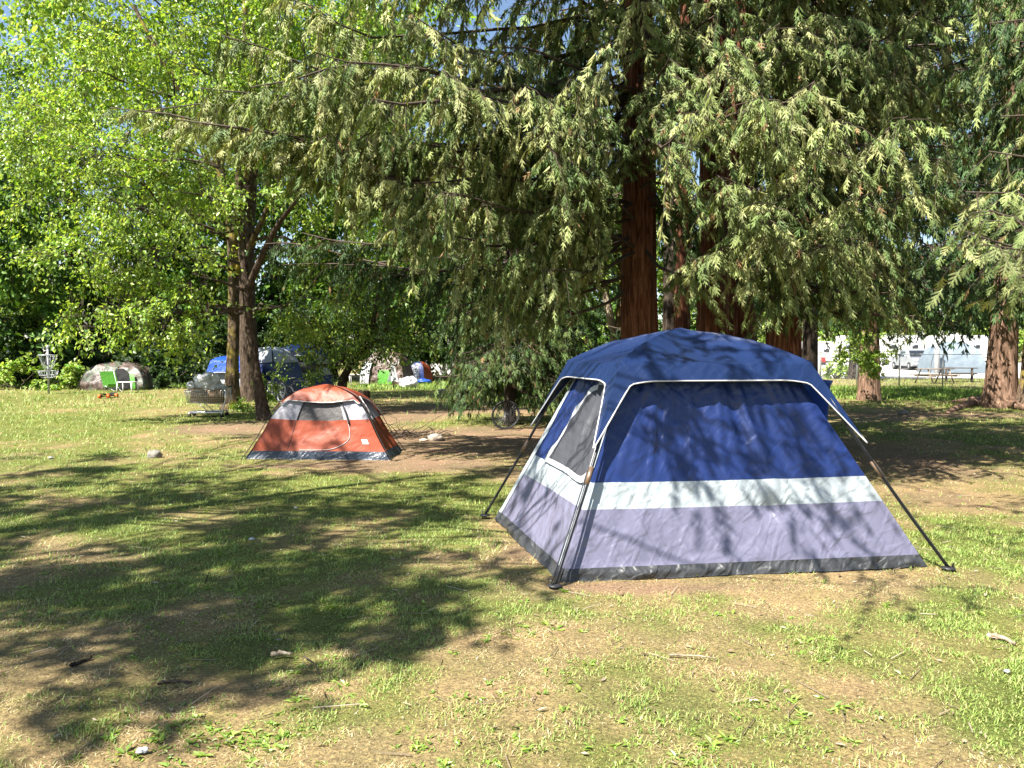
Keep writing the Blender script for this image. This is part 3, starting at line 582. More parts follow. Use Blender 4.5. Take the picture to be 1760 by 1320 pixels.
el1 = broadleaf('elm_tree', 'light-green elm with mossy straight trunk beside the shopping cart', [s1, s1b, s1c], C1, .092, ELM, 'mossbark', 'elms on the lawn', from_z=2.6, per=16, dens=1.25)
el2 = broadleaf('elm_tree', 'dark-barked elm leaning over the orange dome tent', [s2, s2b], C2, .092, ELM, 'elmbark', 'elms on the lawn', from_z=2.6, per=16, dens=1.25)
broadleaf('elm_tree', 'tall elm whose high crown rises behind the elm pair', [([(-8.5, 25, -.05), (-8.6, 25, 5), (-8.2, 24.8, 9), (-8, 24.5, 14)], [.3, .26, .2, .1])], hi + [(at(330, 130, 24), (2.4, 2, 2)), (at(520, 30, 24), (2.6, 2, 2)), (at(200, 40, 25), (2.0, 2, 1.8)), (at(300, 250, 25), (2.2, 2, 2)), (at(430, 130, 25), (2.4, 2, 2)), (at(620, 120, 25), (2.4, 2, 2)), (at(700, 260, 25), (2.2, 2, 2)), (at(100, 130, 25), (1.6, 2, 1.6))], .17, ELM, 'elmbark', 'elms on the lawn', per=18, twl=1.2, from_z=4)

# small tree behind the orange tent
b4 = at(592, 690, 21.5); b4[2] = -.05
s4 = ([b4, at(588, 662, 21.6), at(600, 632, 21.5), at(622, 604, 21.4), at(640, 560, 21.2), at(650, 500, 21)], [.15, .13, .11, .1, .07, .03]); s4b = ([at(603, 628, 21.5), at(575, 590, 21.2), at(540, 550, 21)], [.06, .04, .02])
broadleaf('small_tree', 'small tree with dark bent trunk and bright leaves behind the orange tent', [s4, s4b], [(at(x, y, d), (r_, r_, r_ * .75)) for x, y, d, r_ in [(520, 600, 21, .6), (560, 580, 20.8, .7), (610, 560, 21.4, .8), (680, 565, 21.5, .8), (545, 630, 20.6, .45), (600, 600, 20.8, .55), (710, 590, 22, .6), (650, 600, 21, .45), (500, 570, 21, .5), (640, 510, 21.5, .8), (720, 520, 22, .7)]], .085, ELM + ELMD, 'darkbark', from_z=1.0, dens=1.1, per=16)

# far-left trees
broadleaf('shade_tree', 'tree with bare dark trunk against blue sky at the left edge', [([at(128, 660, 43) * [1, 1, 0] + [0, 0, -.05], at(126, 500, 43), at(123, 360, 43), at(110, 300, 43), at(90, 220, 43)], [.48, .4, .32, .24, .14])],
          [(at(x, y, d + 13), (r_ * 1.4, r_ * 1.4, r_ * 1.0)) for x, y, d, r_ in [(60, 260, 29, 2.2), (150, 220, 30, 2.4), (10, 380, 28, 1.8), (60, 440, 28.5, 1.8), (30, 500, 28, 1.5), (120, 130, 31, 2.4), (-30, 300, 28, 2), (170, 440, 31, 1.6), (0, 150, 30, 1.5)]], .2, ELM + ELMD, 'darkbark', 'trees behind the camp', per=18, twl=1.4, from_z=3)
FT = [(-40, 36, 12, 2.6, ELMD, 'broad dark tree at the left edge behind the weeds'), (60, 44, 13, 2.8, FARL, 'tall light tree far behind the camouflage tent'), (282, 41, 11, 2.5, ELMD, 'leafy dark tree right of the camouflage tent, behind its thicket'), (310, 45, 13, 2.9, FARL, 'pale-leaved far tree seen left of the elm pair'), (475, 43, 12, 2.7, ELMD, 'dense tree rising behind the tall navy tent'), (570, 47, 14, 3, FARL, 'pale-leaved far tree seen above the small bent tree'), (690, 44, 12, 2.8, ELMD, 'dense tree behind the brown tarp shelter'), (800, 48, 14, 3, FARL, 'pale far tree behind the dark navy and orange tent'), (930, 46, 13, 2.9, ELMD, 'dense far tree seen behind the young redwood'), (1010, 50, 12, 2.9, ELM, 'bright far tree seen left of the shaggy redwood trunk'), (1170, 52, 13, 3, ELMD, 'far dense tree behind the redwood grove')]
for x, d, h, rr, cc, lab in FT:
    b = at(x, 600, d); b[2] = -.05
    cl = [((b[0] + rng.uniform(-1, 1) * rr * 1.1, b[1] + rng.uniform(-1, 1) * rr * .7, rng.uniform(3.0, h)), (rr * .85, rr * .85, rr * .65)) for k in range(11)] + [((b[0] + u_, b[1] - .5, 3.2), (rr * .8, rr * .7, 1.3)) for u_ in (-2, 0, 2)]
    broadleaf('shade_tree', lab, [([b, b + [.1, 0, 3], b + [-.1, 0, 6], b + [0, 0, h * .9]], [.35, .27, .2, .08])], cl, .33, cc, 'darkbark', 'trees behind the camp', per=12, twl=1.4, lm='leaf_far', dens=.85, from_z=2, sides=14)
for x, d, h, rr, lab in [(1330, 118, 16, 5, 'hazy bright tree behind the white camper'), (1440, 130, 20, 6, 'tall bright tree beyond the gravel lot, left of the pickup'), (1560, 126, 18, 6, 'bright tree beyond the gravel lot above the pickup'), (1690, 120, 18, 6, 'bright tree beyond the gravel lot above the pale tarp'), (1820, 118, 18, 6, 'bright far tree at the right edge beyond the lot'), (1240, 120, 18, 6, 'bright far tree behind the grove trunks')]:
    b = at(x, 600, d); b[2] = -.05
    broadleaf('shade_tree', lab, [([b, b + [.1, 0, 5], b + [0, 0, h * .9]], [.5, .4, .1])], [((b[0] + rng.uniform(-1, 1) * rr, b[1] + rng.uniform(-1, 1) * rr, rng.uniform(3.5, h)), (rr * .7, rr * .7, rr * .55)) for k in range(14)], .6, FARL + ELM, 'darkbark', 'trees beyond the lot', per=9, twl=3, lm='leaf_far', dens=.7, from_z=3, sides=12)
# pale twin trunks left of the redwood
for x0, x1, lab in [(1056, 1036, 'pale slanting trunk left of the shaggy redwood'), (1062, 1063, 'pale upright mossy trunk close to the shaggy redwood')]:
    b = at(x0, 600, 21); b[2] = -.05
    broadleaf('slender_tree', lab, [([b, at(x0, 590, 21), at(x1 + 4, 500, 21), at(x1, 430, 21), at(x1 - 8, 330, 21)], [.15, .12, .1, .09, .04])], [(at(x1 + dx, y, 21 + dx * .02), (.9, .9, .6)) for dx, y in [(-40, 420), (-20, 350), (15, 400), (-70, 470), (-30, 300)]], .075, ELM, 'palebark' if x1 < 1050 else 'mossbark', 'pale slender trees', from_z=2.5)

# trees behind the photographer: their crowns dapple the lawn and the blue tent
SH = SUN_DIR / SUN_DIR[2]
def caster(px, py, z, h): g = gp(px, py); return np.array([g[0], g[1], 0]) + SH * h + np.array([0, 0, z])
sh1 = [(caster(x, y, 0, h), r_) for x, y, h, r_ in [(60, 905, 9, .9), (200, 830, 9.5, 1.3), (420, 815, 9, 1.3), (60, 800, 10, 1.2), (150, 960, 8.5, .8), (330, 950, 8.6, .75), (520, 870, 9, .9), (680, 850, 9.6, 1.0), (560, 970, 8.2, .6), (700, 960, 8.3, .55), (780, 1000, 8, .4), (100, 1060, 8, .6), (300, 1080, 8.0, .5), (480, 1060, 8, .45), (50, 1160, 7.6, .45), (620, 1060, 8, .35), (220, 1180, 7.6, .35), (780, 900, 9, .5), (820, 820, 9.5, .8), (400, 1130, 8, .4), (180, 1010, 8.4, .6), (420, 980, 8.6, .6), (650, 1000, 8, .5), (760, 1050, 8, .3), (30, 1000, 8.5, .6), (560, 1110, 7.8, .3), (120, 860, 9.4, .7), (470, 745, 9, .5), (560, 720, 9, .5), (640, 750, 9, .55), (520, 780, 9.2, .5)] + [(float(rng.uniform(60, 820)), float(rng.uniform(800, 1060)), float(rng.uniform(10.5, 12.5)), float(rng.uniform(.22, .42))) for q in range(26)]]
b = np.array([-11.5, -0.5, -.05])
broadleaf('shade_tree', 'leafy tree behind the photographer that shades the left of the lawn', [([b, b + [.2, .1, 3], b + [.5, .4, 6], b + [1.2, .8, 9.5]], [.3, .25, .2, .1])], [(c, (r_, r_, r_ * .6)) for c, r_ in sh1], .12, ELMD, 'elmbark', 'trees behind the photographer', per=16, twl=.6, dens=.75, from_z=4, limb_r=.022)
def cast3(P_, h): return np.asarray(P_, float) + SH * h
sh2 = [cast3(p, h) for p, h in [((2.3, 6.0, 1.0), 4.2), ((1.6, 5.7, .9), 3.9), ((2.6, 6.2, 1.25), 4.4), ((2.75, 5.9, .7), 4.0), ((1.25, 6.1, 1.5), 4.0), ((1.85, 6.3, 1.65), 4.2), ((2.2, 6.6, 1.6), 4.6), ((1.9, 5.8, .6), 3.8), ((2.45, 5.9, .35), 4.2), ((3.6, 7.2, 0), 7), ((4.6, 8.2, 0), 7.4), ((3.9, 9.2, 0), 8), ((5.4, 9.4, 0), 8), ((3.2, 5.15, 0), 5.0), ((4.8, 6.8, 0), 7.2), ((6, 8, 0), 7.6), ((.2, 6.6, .9), 4.5)]]
b2 = np.array([-7.0, 4.7, 0]); 
redwood('redwood_tree', 'redwood behind the photographer whose boughs dapple the blue tent', b2, 10.5, .13, [(max(4, e[2] + .6), e, dict(kind='mid', scale=1.1, tfrom=.86, dens=.75, clip=None, r0=.015, curtain=.25)) for e in sh2], group='trees behind the photographer')

# ------------------------------------------------------------------ bushes and low growth
def bush(label, px, d, w, h, cols, leaf=.11, n=6, group='bushes behind the camp', cat='bush'):
    b = at(px, 600, d); b[2] = 0
    rt = root('bush', label, cat, b, group); cr, wd = Acc(), Acc()
    for k in range(n):
        c = b + np.array([rng.uniform(-.5, .5) * w, rng.uniform(-.4, .4) * w * .6, rng.uniform(.25, .75) * h]); r_ = np.array([w * .32, w * .3, h * .34])
        limb(wd, b + [rng.uniform(-.1, .1) * w, 0, 0], c, .03, .008, 0, .1, 6, 5); clump(cr, wd, c, r_, int(24 * w * h / n) + 8, 14, leaf * 1.6, cols, .45, .2, .3)
    wd.build('stems', M['twig'], rt); cr.build('crown', M['leaf_far'], rt)
for a_ in [('dark thicket at the left edge behind the disc golf basket', 20, 37, 6, 4.2, BUSH_SHADE), ('dark thicket behind the camouflage tent', 190, 37, 6, 2.0, BUSH_SHADE), ('dark bush between the camouflage tent and the elms', 285, 34, 3, 1.9, BUSH_SHADE), ('tall dark thicket left of the elm trunks', 330, 40, 6, 4.5, BUSH_SHADE), ('dark bush behind the brown tarp shelter', 640, 42, 6, 3.6, BUSH_SHADE), ('dark thicket behind the navy and orange tent', 760, 43, 6, 4, BUSH_SHADE), ('dark thicket behind the young redwood', 900, 42, 7, 4.2, BUSH_SHADE), ('leafy bush left of the pale trunks', 1010, 38, 5, 2.6, ELM), ('dark thicket behind the tall navy tent', 500, 40, 6, 4, BUSH_SHADE), ('sunlit bush at the left edge behind the weeds', 40, 33, 4.2, 1.2, ELM), ('sunlit low bush right of the disc golf basket', 125, 33.5, 2.4, 1.0, ELM), ('bush behind the peak of the blue tent', 1130, 36, 6, 3, ELMD), ('bright bush at the fence left of the lone redwood trunk', 1440, 46, 1.6, .9, ELM), ('yellow-green leafy shoots at the top of the lone redwood trunk', 1480, 24.2, .1, .1, ELM)][:-1]: bush(*a_)
# leafy suckers on the lone redwood trunk
cr = Acc(); wd = Acc()
for x, y, r_ in [(1478, 612, .4), (1495, 600, .4), (1465, 600, .3), (1500, 620, .25)]: clump(cr, wd, at(x, y, 23.9), r_, 34, 16, .09, ELM, .4, .6)
o = tag(cr.build('leafy_shoots', M['leaf']), 'yellow-green leafy shoots hanging over the lone redwood trunk', 'shoots'); wd.build('twigs', M['twig'], o)
for lab, px, py, w, h in [('bright leafy sapling between the elm trunks and the orange tent', 462, 706, .5, .95), ('small leafy sapling at the foot of the mossy elm', 415, 708, .35, .3)]:
    g = gp(px, py); rt = root('sapling', lab, 'sapling', g, 'elm saplings'); cr, wd = Acc(), Acc()
    for k in range(7):
        e = g + [rng.uniform(-.5, .5) * w, rng.uniform(-.3, .3) * w, h * rng.uniform(.5, 1)]; limb(wd, g, e, .008, .003, 0, .1, 6, 4); clump(cr, None, e, .14, 8, 9, .07, ELM, .18, .2)
    wd.build('stems', M['twig'], rt); cr.build('crown', M['leaf'], rt)
# ------------------------------------------------------------------ grass and low weeds
def scatter(n, dmin, dmax, pw=1.0, xpad=1.12):
    y = dmin + (dmax - dmin) * rng.random(n) ** pw; half = y * 0.666 * xpad + .3; return (rng.random(n) * 2 - 1) * half, y
TENT_KEEP = []
def free(x, y):
    ok = np.ones(len(x), bool)
    for quad in TENT_KEEP:
        q = np.asarray(quad); ins = np.ones(len(x), bool)
        for k in range(len(q)):
            a, b = q[k], q[(k + 1) % len(q)]; ins &= ((b[0] - a[0]) * (y - a[1]) - (b[1] - a[1]) * (x - a[0])) > 0
        ok &= ~ins
    return ok
GR = np.array([(0.2, 0.29, 0.06), (0.26, 0.345, 0.085), (0.155, 0.235, 0.05), (0.33, 0.37, 0.12)]); DR = np.array([(0.50, 0.40, 0.22), (0.62, 0.52, 0.32), (0.40, 0.30, 0.16), (0.4, 0.37, 0.14)])
def grass(acc, n, d0, d1, w, hmul, pw, two=True):
    x, y = scatter(n, d0, d1, pw); k = free(x, y); x, y = x[k], y[k]; di, gr_ = zone(x, y)
    keep = rng.random(len(x)) < np.clip(1 - di * .85, .1, 1) * (.5 + .5 * np.maximum(gr_, .6)); x, y, gr_, di = x[keep], y[keep], gr_[keep], di[keep]; n = len(x)
    isg = rng.random(n) < np.clip(gr_ * .95 - di * .3, 0.04, 1)
    tuft = np.clip(fbm(x * 7, y * 7, 0, 77, 2) * 2.2 - .5, .25, 1.25)
    L = np.where(isg, .03 + .045 * rng.random(n), .025 + .05 * rng.random(n)) * hmul * tuft * (1 + .5 * np.clip((y - 12) / 10, 0, 1))
    up = np.where(isg, .55 + 1.1 * rng.random(n), .05 + .55 * rng.random(n)); a_ = rng.random(n) * 6.283
    D = unit(np.stack([np.cos(a_), np.sin(a_), up], -1)); S = np.stack([-np.sin(a_), np.cos(a_), 0 * a_], -1)
    P = np.stack([x, y, hz(x, y) - .002], -1); W = w * (.6 + .8 * rng.random(n)) * np.where(isg, 1.15, .75)
    col = np.where(isg[:, None], GR[rng.integers(0, 4, n)], DR[rng.integers(0, 4, n)]) * (.75 + .5 * rng.random((n, 1)))
    if two:
        m = P + D * (L * .55)[:, None]; t = P + D * L[:, None] + np.array([0, 0, -.28]) * L[:, None] + S * (rng.normal(size=n) * .15 * L)[:, None]
        V = np.stack([P - S * W[:, None], P + S * W[:, None], m + S * (W * .8)[:, None], m - S * (W * .8)[:, None], t], 1).reshape(-1, 3); o = np.arange(n)[:, None] * 5
        acc.add(V, o + np.array([0, 1, 2, 3]), o + np.array([3, 2, 4]), col=np.repeat(col, 5, 0))
    else:
        V = np.stack([P - S * W[:, None], P + S * W[:, None], P + D * L[:, None]], 1).reshape(-1, 3); o = np.arange(n)[:, None] * 3
        acc.add(V, None, o + np.array([0, 1, 2]), col=np.repeat(col, 3, 0))
def build_grass():
    acc = Acc()
    grass(acc, 70000, 2.5, 6.2, .0021, .85, .8); grass(acc, 190000, 2.5, 7.5, .0024, .58, .8, False); grass(acc, 90000, 5.5, 12.5, .0042, 1.0, .9, False); grass(acc, 60000, 11.5, 24, .008, 1.3, 1.0, False); grass(acc, 40000, 22, 46, .013, 2.3, 1.0, False)
    tag(acc.build('grass', M['grass'], smooth=False), 'short patchy green and straw-dry lawn grass', 'grass', kind='stuff')
    # taller green growth near the fence and along the back of the lawn
    acc = Acc()
    for (cx, cy, rx, ry, n, hh) in [(*gp(1560, 676)[:2], 7, 4.5, 22000, .22), (*gp(60, 662)[:2], 7, 3, 9000, .3), (*gp(250, 664)[:2], 5, 2, 4000, .22), (*gp(790, 664)[:2], 5, 4, 9000, .18), (*gp(1010, 690)[:2], 3, 5, 4000, .16)]:
        th = rng.random(n) * 6.283; r_ = np.sqrt(rng.random(n)); x = cx + rx * r_ * np.cos(th); y = cy + ry * r_ * np.sin(th); k = y > 14; x, y = x[k], y[k]; n = len(x)
        a_ = rng.random(n) * 6.283; L = hh * (.4 + .9 * rng.random(n)) * np.clip(fbm(x * .8, y * .8, 0, 9, 2) * 2 - .3, .2, 1.4); D = unit(np.stack([np.cos(a_), np.sin(a_), 1.2 + rng.random(n)], -1)); S = np.stack([-np.sin(a_), np.cos(a_), 0 * a_], -1)
        P = np.stack([x, y, 0 * x], -1); W = .009 + .008 * rng.random(n); col = np.array(ELM + ELMD)[rng.integers(0, 7, n)] * (.8 + .4 * rng.random((n, 1)))
        V = np.stack([P - S * W[:, None], P + S * W[:, None], P + D * L[:, None]], 1).reshape(-1, 3); acc.add(V, None, np.arange(n)[:, None] * 3 + np.array([0, 1, 2]), col=np.repeat(col, 3, 0))
    tag(acc.build('tall_grass', M['grass'], smooth=False), 'taller bright grass along the fence and the back of the lawn', 'grass', kind='stuff')
    # broad-leaved weeds: rosettes
    acc = Acc(); n = 900; x, y = scatter(n, 2.6, 11, .85); di, gr_ = zone(x, y); pat = fbm(x * .9, y * .9, 0, 55, 3)
    k = free(x, y) & (rng.random(n) < np.clip((pat - .45) * 6, 0.02, 1)) & (di < .7); x, y = x[k], y[k]
    hot = [(340, 1275, .5, 70), (420, 1260, .35, 30), (560, 1190, .3, 14), (900, 1085, .35, 18), (840, 1200, .3, 16), (800, 1300, .4, 26), (500, 1050, .5, 26), (620, 1040, .5, 26), (380, 1010, .4, 14), (1380, 1220, .4, 22), (1300, 1290, .5, 24), (1100, 1290, .5, 22), (560, 1140, .3, 12), (970, 1150, .3, 10)]
    for hx, hy, hr, hn in hot:
        g = gp(hx, hy); x = np.concatenate([x, g[0] + rng.normal(size=hn) * hr * .5]); y = np.concatenate([y, g[1] + rng.normal(size=hn) * hr * .28])
    n = len(x); per = 7; kk = np.repeat(np.arange(n), per); a_ = rng.random(n * per) * 6.283; sz = (.016 + .03 * rng.random(n) ** 2)[kk] * (.6 + .6 * rng.random(n * per))
    D = unit(np.stack([np.cos(a_), np.sin(a_), .25 + .7 * rng.random(n * per)], -1)); P = np.stack([x, y, hz(x, y)], -1)[kk] + rng.normal(size=(n * per, 3)) * np.array([.012, .012, 0])
    leaves(acc, P, D, np.tile([0, 0, 1.0], (n * per, 1)) + rdir(n * per) * .3, sz, sz * .42, mixcol(n * per, [(0.24, .36, .07), (.32, .42, .09), (.17, .28, .05)]), .12, -.2)
    tag(acc.build('weeds', M['leaf'], smooth=False), 'broad-leaved green weeds scattered in the lawn', 'weeds', kind='stuff')
    # fallen litter: chips, twigs and dry leaves
    acc = Acc(); n = 9000; x, y = scatter(n, 2.6, 13, .8); k = free(x, y); x, y = x[k], y[k]; n = len(x)
    a_ = rng.random(n) * 6.283; D = unit(np.stack([np.cos(a_), np.sin(a_), rng.normal(size=n) * .12], -1)); L = .010 + .045 * rng.random(n) ** 3
    col = mixcol(n, [(.34, .27, .18), (.2, .13, .08), (.46, .4, .31), (.12, .08, .05)]); P = np.stack([x, y, hz(x, y) + .01], -1)
    leaves(acc, P, D, np.tile([0, 0, 1.0], (n, 1)) + rdir(n) * .4, L, L * (.12 + .35 * rng.random(n) ** 2), col, .2, .1)
    x, y = scatter(700, 2.6, 13, .8); k = free(x, y); x, y = x[k], y[k]; n = len(x); a_ = rng.random(n) * 6.283; L = .05 + .16 * rng.random(n) ** 2; A = np.stack([x, y, hz(x, y) + .012], -1); B = A + np.stack([np.cos(a_) * L, np.sin(a_) * L, rng.random(n) * .01], -1)
    add_segs(acc, A, B, .003, .0018, col=np.repeat(mixcol(n, [(.3, .23, .16), (.14, .1, .07), (.4, .34, .26)]), 6, 0))
    tag(acc.build('litter', M['grass'], smooth=False), 'dry leaves, bark chips and twigs strewn over the lawn', 'litter', kind='stuff')
# ------------------------------------------------------------------ tents
M['navy'] = fabric('navy_fly_fabric', (0.0065, 0.018, 0.066), .36, .35, 5.0, .05, .5)
M['blue'] = fabric('blue_wall_fabric', (0.010, 0.023, 0.10), .4, .45, 5.0, .08, .45)
M['band'] = fabric('white_band_fabric', (0.29, 0.325, 0.345), .5, .5, 7.0, .08)
M['lav'] = fabric('lavender_wall_fabric', (0.127, 0.125, 0.182), .36, .5, 6.5, .06, .5)
M['skirt'] = fabric('grey_groundsheet', (0.035, 0.037, 0.04), .5, .8, 7.0, 0)
M['mesh'] = fabric('dark_window_mesh', (0.045, 0.047, 0.055), .6, .5, 5.0, 0, .25)
M['pipe'] = plain('white_piping', (.42, .42, .42), .5, .08)
M['pole'] = plain('black_steel_pole', (.035, .036, .04), .38, .2, 20, .05, metal=.6)
M['poleb'] = plain('bronze_pole_section', (.22, .15, .1), .4, .2, 20, .05, metal=.5)
M['plasticblack'] = plain('black_plastic', (.02, .02, .022), .45, .2)
def cabin(name, label, C, u, v, a, b, a2, b2, zh, za, foot, bands, mats, dsh=(0, 0), detail=True, flap=.42, val=.1, group=None, windows=(), inset=.07, seams=True):
    C, u, v = [np.asarray(t, float) for t in (C, u, v)]; up = np.array([0, 0, 1.0])
    def Lc(p, q, z): return C + u * p + v * q + up * z
    rt = root(name, label, 'tent', C, group); sg = [(-1, -1), (1, -1), (1, 1), (-1, 1)]
    floor = [Lc(s * a, t * b, 0) for s, t in sg]; hub = [Lc(s * a2 + dsh[0], t * b2 + dsh[1], zh) for s, t in sg]
    feet = [Lc(s * foot[0], t * foot[1], .01) for s, t in sg]; apex = Lc(dsh[0], dsh[1], za)
    htop = [Lc(s * (a2 - inset) + dsh[0], t * (b2 - inset) + dsh[1], zh - .03) for s, t in sg]
    nu, nv = (80, 90) if detail else (24, 30); parts = {}
    def wallP(side, U, Vv, off=0.0):
        i, j = side, (side + 1) % 4
        le = floor[i] + (htop[i] - floor[i]) * Vv[..., None]; ri = floor[j] + (htop[j] - floor[j]) * Vv[..., None]
        P = le + (ri - le) * U[..., None]; w = unit(floor[j] - floor[i]); up_ = unit((htop[i] + htop[j]) / 2 - (floor[i] + floor[j]) / 2); n = unit(np.cross(w, up_))
        Lw = np.linalg.norm(floor[j] - floor[i]); x, z = U * Lw, Vv * zh
        pin = np.clip(np.minimum(U, 1 - U) * 8, 0, 1); drape = (fbm(x * 5.5 + side * 9, z * .6, 0, 61 + side, 3) - .5) * .10 * np.clip(Vv * 1.4 - .25, 0, 1) * (1.25 - .5 * Vv)
        for q_, am in ((.1, .02), (.19, .028), (.27, .016), (.36, .024), (.5, .018), (.645, .04), (.70, .02), (.82, .018), (.9, .02)): drape = drape + am * np.exp(-((U - q_ + .015 * np.sin(Vv * 9 + q_ * 30)) / .014) ** 2) * np.clip((Vv - .33) * 3.2, 0, 1) * (1 - .4 * Vv)
        crumple = (fbm(x * 3 + side * 5, z * 3.5, 0, 66 + side, 4) - .5) * .045 + (np.abs(fbm(x * 9 + 3, z * 8 + x * 3, 0, 68, 3) - .5)) * .028
        sag = -.05 * np.sin(np.pi * U) * np.sin(np.pi * np.clip(Vv, 0, 1)) ; tie = -.05 * np.exp(-((U - .62) / .05) ** 2 - ((Vv - .31) / .05) ** 2) if side == 0 and detail else 0
        bul = (.07 * (fbm(x * 2.6, z * 14, 0, 71, 3) - .35) + .012 * np.sin(x * 23 + 3 * np.sin(x * 5))) * np.exp(-((Vv - .03) / .028) ** 2)
        off_b = (drape + crumple * .8 + sag) * pin + tie + bul
        return P + n * (off_b + off)[..., None]
    for (v0, v1, mk, nm) in bands:
        acc = Acc()
        for side in range(4):
            n2 = max(4, int(nv * (v1 - v0))); U, Vv = np.meshgrid(np.linspace(0, 1, nu), np.linspace(v0, v1, n2), indexing='ij')
            if v0 < .01: Vv = Vv + .012 * (fbm(U * 9 + side, 0 * U, 0, 72, 2) - .3) * (Vv < .02)
            P = wallP(side, U, Vv); P[..., 2] = np.maximum(P[..., 2], .004); add_grid(acc, P)
        parts[nm] = acc.build(nm, M[mk], rt)
    for (side, poly, mk, nm, ring, rmk) in windows:     # poly in (u, v) of the wall
        q = smooth_path(np.array(poly + [poly[0]], float), 60)[:-1]; c = q.mean(0)
        acc = Acc(); rr_ = np.linspace(0, 1, 16)[None, :, None]; G = c + (q[:, None] - c) * rr_
        add_grid(acc, wallP(side, G[..., 0], G[..., 1], .022), wrap=True); w_ = acc.build(nm, M[mk], rt)
        if ring: 
            acc = Acc(); rr_ = np.linspace(0, 1, 6)[None, :, None]; q2 = c + (q - c) * (1 + ring * np.ones((len(q), 1))); G = q[:, None] + (q2 - q)[:, None] * rr_
            add_grid(acc, wallP(side, G[..., 0], G[..., 1], .026), wrap=True); acc.build('window_border', M[rmk], w_)
    if detail:      # corner seams in white, edge of the side wall
        Vs = np.linspace(.06, .98, 60)
        for (side, uu) in ((3, .955), (3, .035)):
            acc = Acc(); U, Vv = np.meshgrid(np.linspace(uu - .022, uu + .022, 4), Vs, indexing='ij'); add_grid(acc, wallP(side, U, Vv, .007))
            acc.build('seam_tape', M[mats['band']], rt)
    # fly: four roof panels, a valance and a flap down each pole
    fl = Acc(); pp = Acc(); pl = [(hub[k], feet[k]) for k in range(4)]
    def pole_pt(k, t, off=.035):
        h, f = pl[k]; o = unit((f - h) * np.array([1, 1, 0])); P = h + (f - h) * np.asarray(t)[..., None]; return P + o * off + up * .02
    n = 40 if detail else 14
    for k in range(4):
        i, j = k, (k + 1) % 4; s = np.linspace(0, 1, 61 if detail else 25); s = .5 + .5 * np.sign(s - .5) * (1 - (1 - np.abs(2 * s - 1)) ** 1.7)
        h0, h1 = pole_pt(i, 0.0), pole_pt(j, 0.0); top = h0 + (h1 - h0) * s[:, None]; nrm = unit(np.cross(h1 - h0, up)); Lr = np.linalg.norm(h1 - h0)
        r = np.linspace(0, 1, n)[None, :, None]; ap = apex + (0 * top)
        P = ap[:, None] + (top - ap)[:, None] * r
        belly = np.sin(np.pi * r) * np.sin(np.pi * s)[:, None, None] * -.035 + .05 * np.sin(np.pi * r ** 1.3) * (1 - np.sin(np.pi * s)[:, None, None])
        wr = (fbm(P[..., 0] * 4, P[..., 1] * 4, P[..., 2] * 9, 81, 4) - .5) * .035 * np.sin(np.pi * np.clip(r[..., 0], 0, .95))
        ridge = .012 * np.exp(-(np.minimum(s, 1 - s) / .03) ** 2)[:, None] * r[..., 0]
        P = P + up * (belly[..., 0] + wr + ridge)[..., None]
        # round the shoulder, then go down
        d = np.minimum(s, 1 - s) * Lr; w_ = .125 * min(1, Lr / 1.2); te = val + (flap - val) * np.clip(1 - d / w_, 0, 1) ** 1.25 + .045 * np.clip(1 - d / (w_ * 2.6), 0, 1) ** 2
        tt = np.linspace(0, 1, 26 if detail else 8)[None] * te[:, None]
        A_, B_ = pole_pt(i, tt), pole_pt(j, tt); Q = A_ + (B_ - A_) * s[:, None, None]
        bow = .02 * np.sin(np.pi * s)[:, None] * (tt / te[:, None]) + (fbm(Q[..., 0] * 5, Q[..., 1] * 5, Q[..., 2] * 3, 83, 3) - .5) * .03 * (tt / te[:, None]) * np.clip(d * 6, 0, 1)[:, None]; Q = Q + nrm * bow[..., None]
        add_grid(fl, np.concatenate([P, Q[:, 1:]], 1)); e = Q[:, -1]; add_tube(pp, e + nrm * .004, .006 if detail else .012, 6)
    f_ = fl.build('rain_fly', M[mats['fly']], rt); pp.build('piping', M[mats['pipe']], f_)
    for k in range(4):
        acc = Acc(); h, f = pl[k]; o = unit((f - h) * np.array([1, 1, 0])); t = np.linspace(0, 1, 14); P = h + (f - h) * t[:, None] - up * (.03 * np.sin(np.pi * t))[:, None] + o * .012
        add_tube(acc, P, .0125 if detail else .014, 8); pe = acc.build('pole', M['pole'], rt)
        if detail:
            acc = Acc(); side_ = unit(np.cross(o, up)); P2 = P[2:] + side_ * .022 + o * .01; add_tube(acc, P2, .0055, 6); acc.build('lower_strap', M['pole'], pe)
            acc = Acc(); add_tube(acc, P[6:8], .018, 8); acc.build('clamp', M['poleb'], pe)
            acc = Acc(); add_tube(acc, np.array([h - o * .01 - up * .09, h - o * .005 - up * .02]), .022, 10); acc.build('corner_hub', M['plasticblack'], pe)
            acc = Acc(); blob(acc, f + up * .012, (.05, .05, .014), k, 8, .1); acc.build('foot_plate', M['plasticblack'], pe)
            acc = Acc(); g = f + o * .03; add_tube(acc, np.array([g - up * .06, g + up * .05, g + up * .06 + side_ * .03]), .005, 6); acc.build('peg', M['pole'], pe)
    return rt
FLc, FRc, BLc = gp(962, 1003), gp(1595, 975), gp(850, 893)
u_ = unit(FRc - FLc); v_ = unit(BLc - FLc); Ct = (FRc + BLc) / 2; Wt, Dt = np.linalg.norm(FRc - FLc), np.linalg.norm(BLc - FLc)
TENT_KEEP.append([(FLc + .06 * u_ + .06 * v_)[:2], (FRc - .06 * u_ + .06 * v_)[:2], (FRc + (BLc - FLc))[:2], (BLc + .06 * u_)[:2]])
BANDS = [(0, .062, 'skirt', 'groundsheet_skirt'), (.062, .325, 'lav', 'lower_wall'), (.325, .45, 'band', 'white_band'), (.45, 1.0, 'blue', 'upper_wall')]
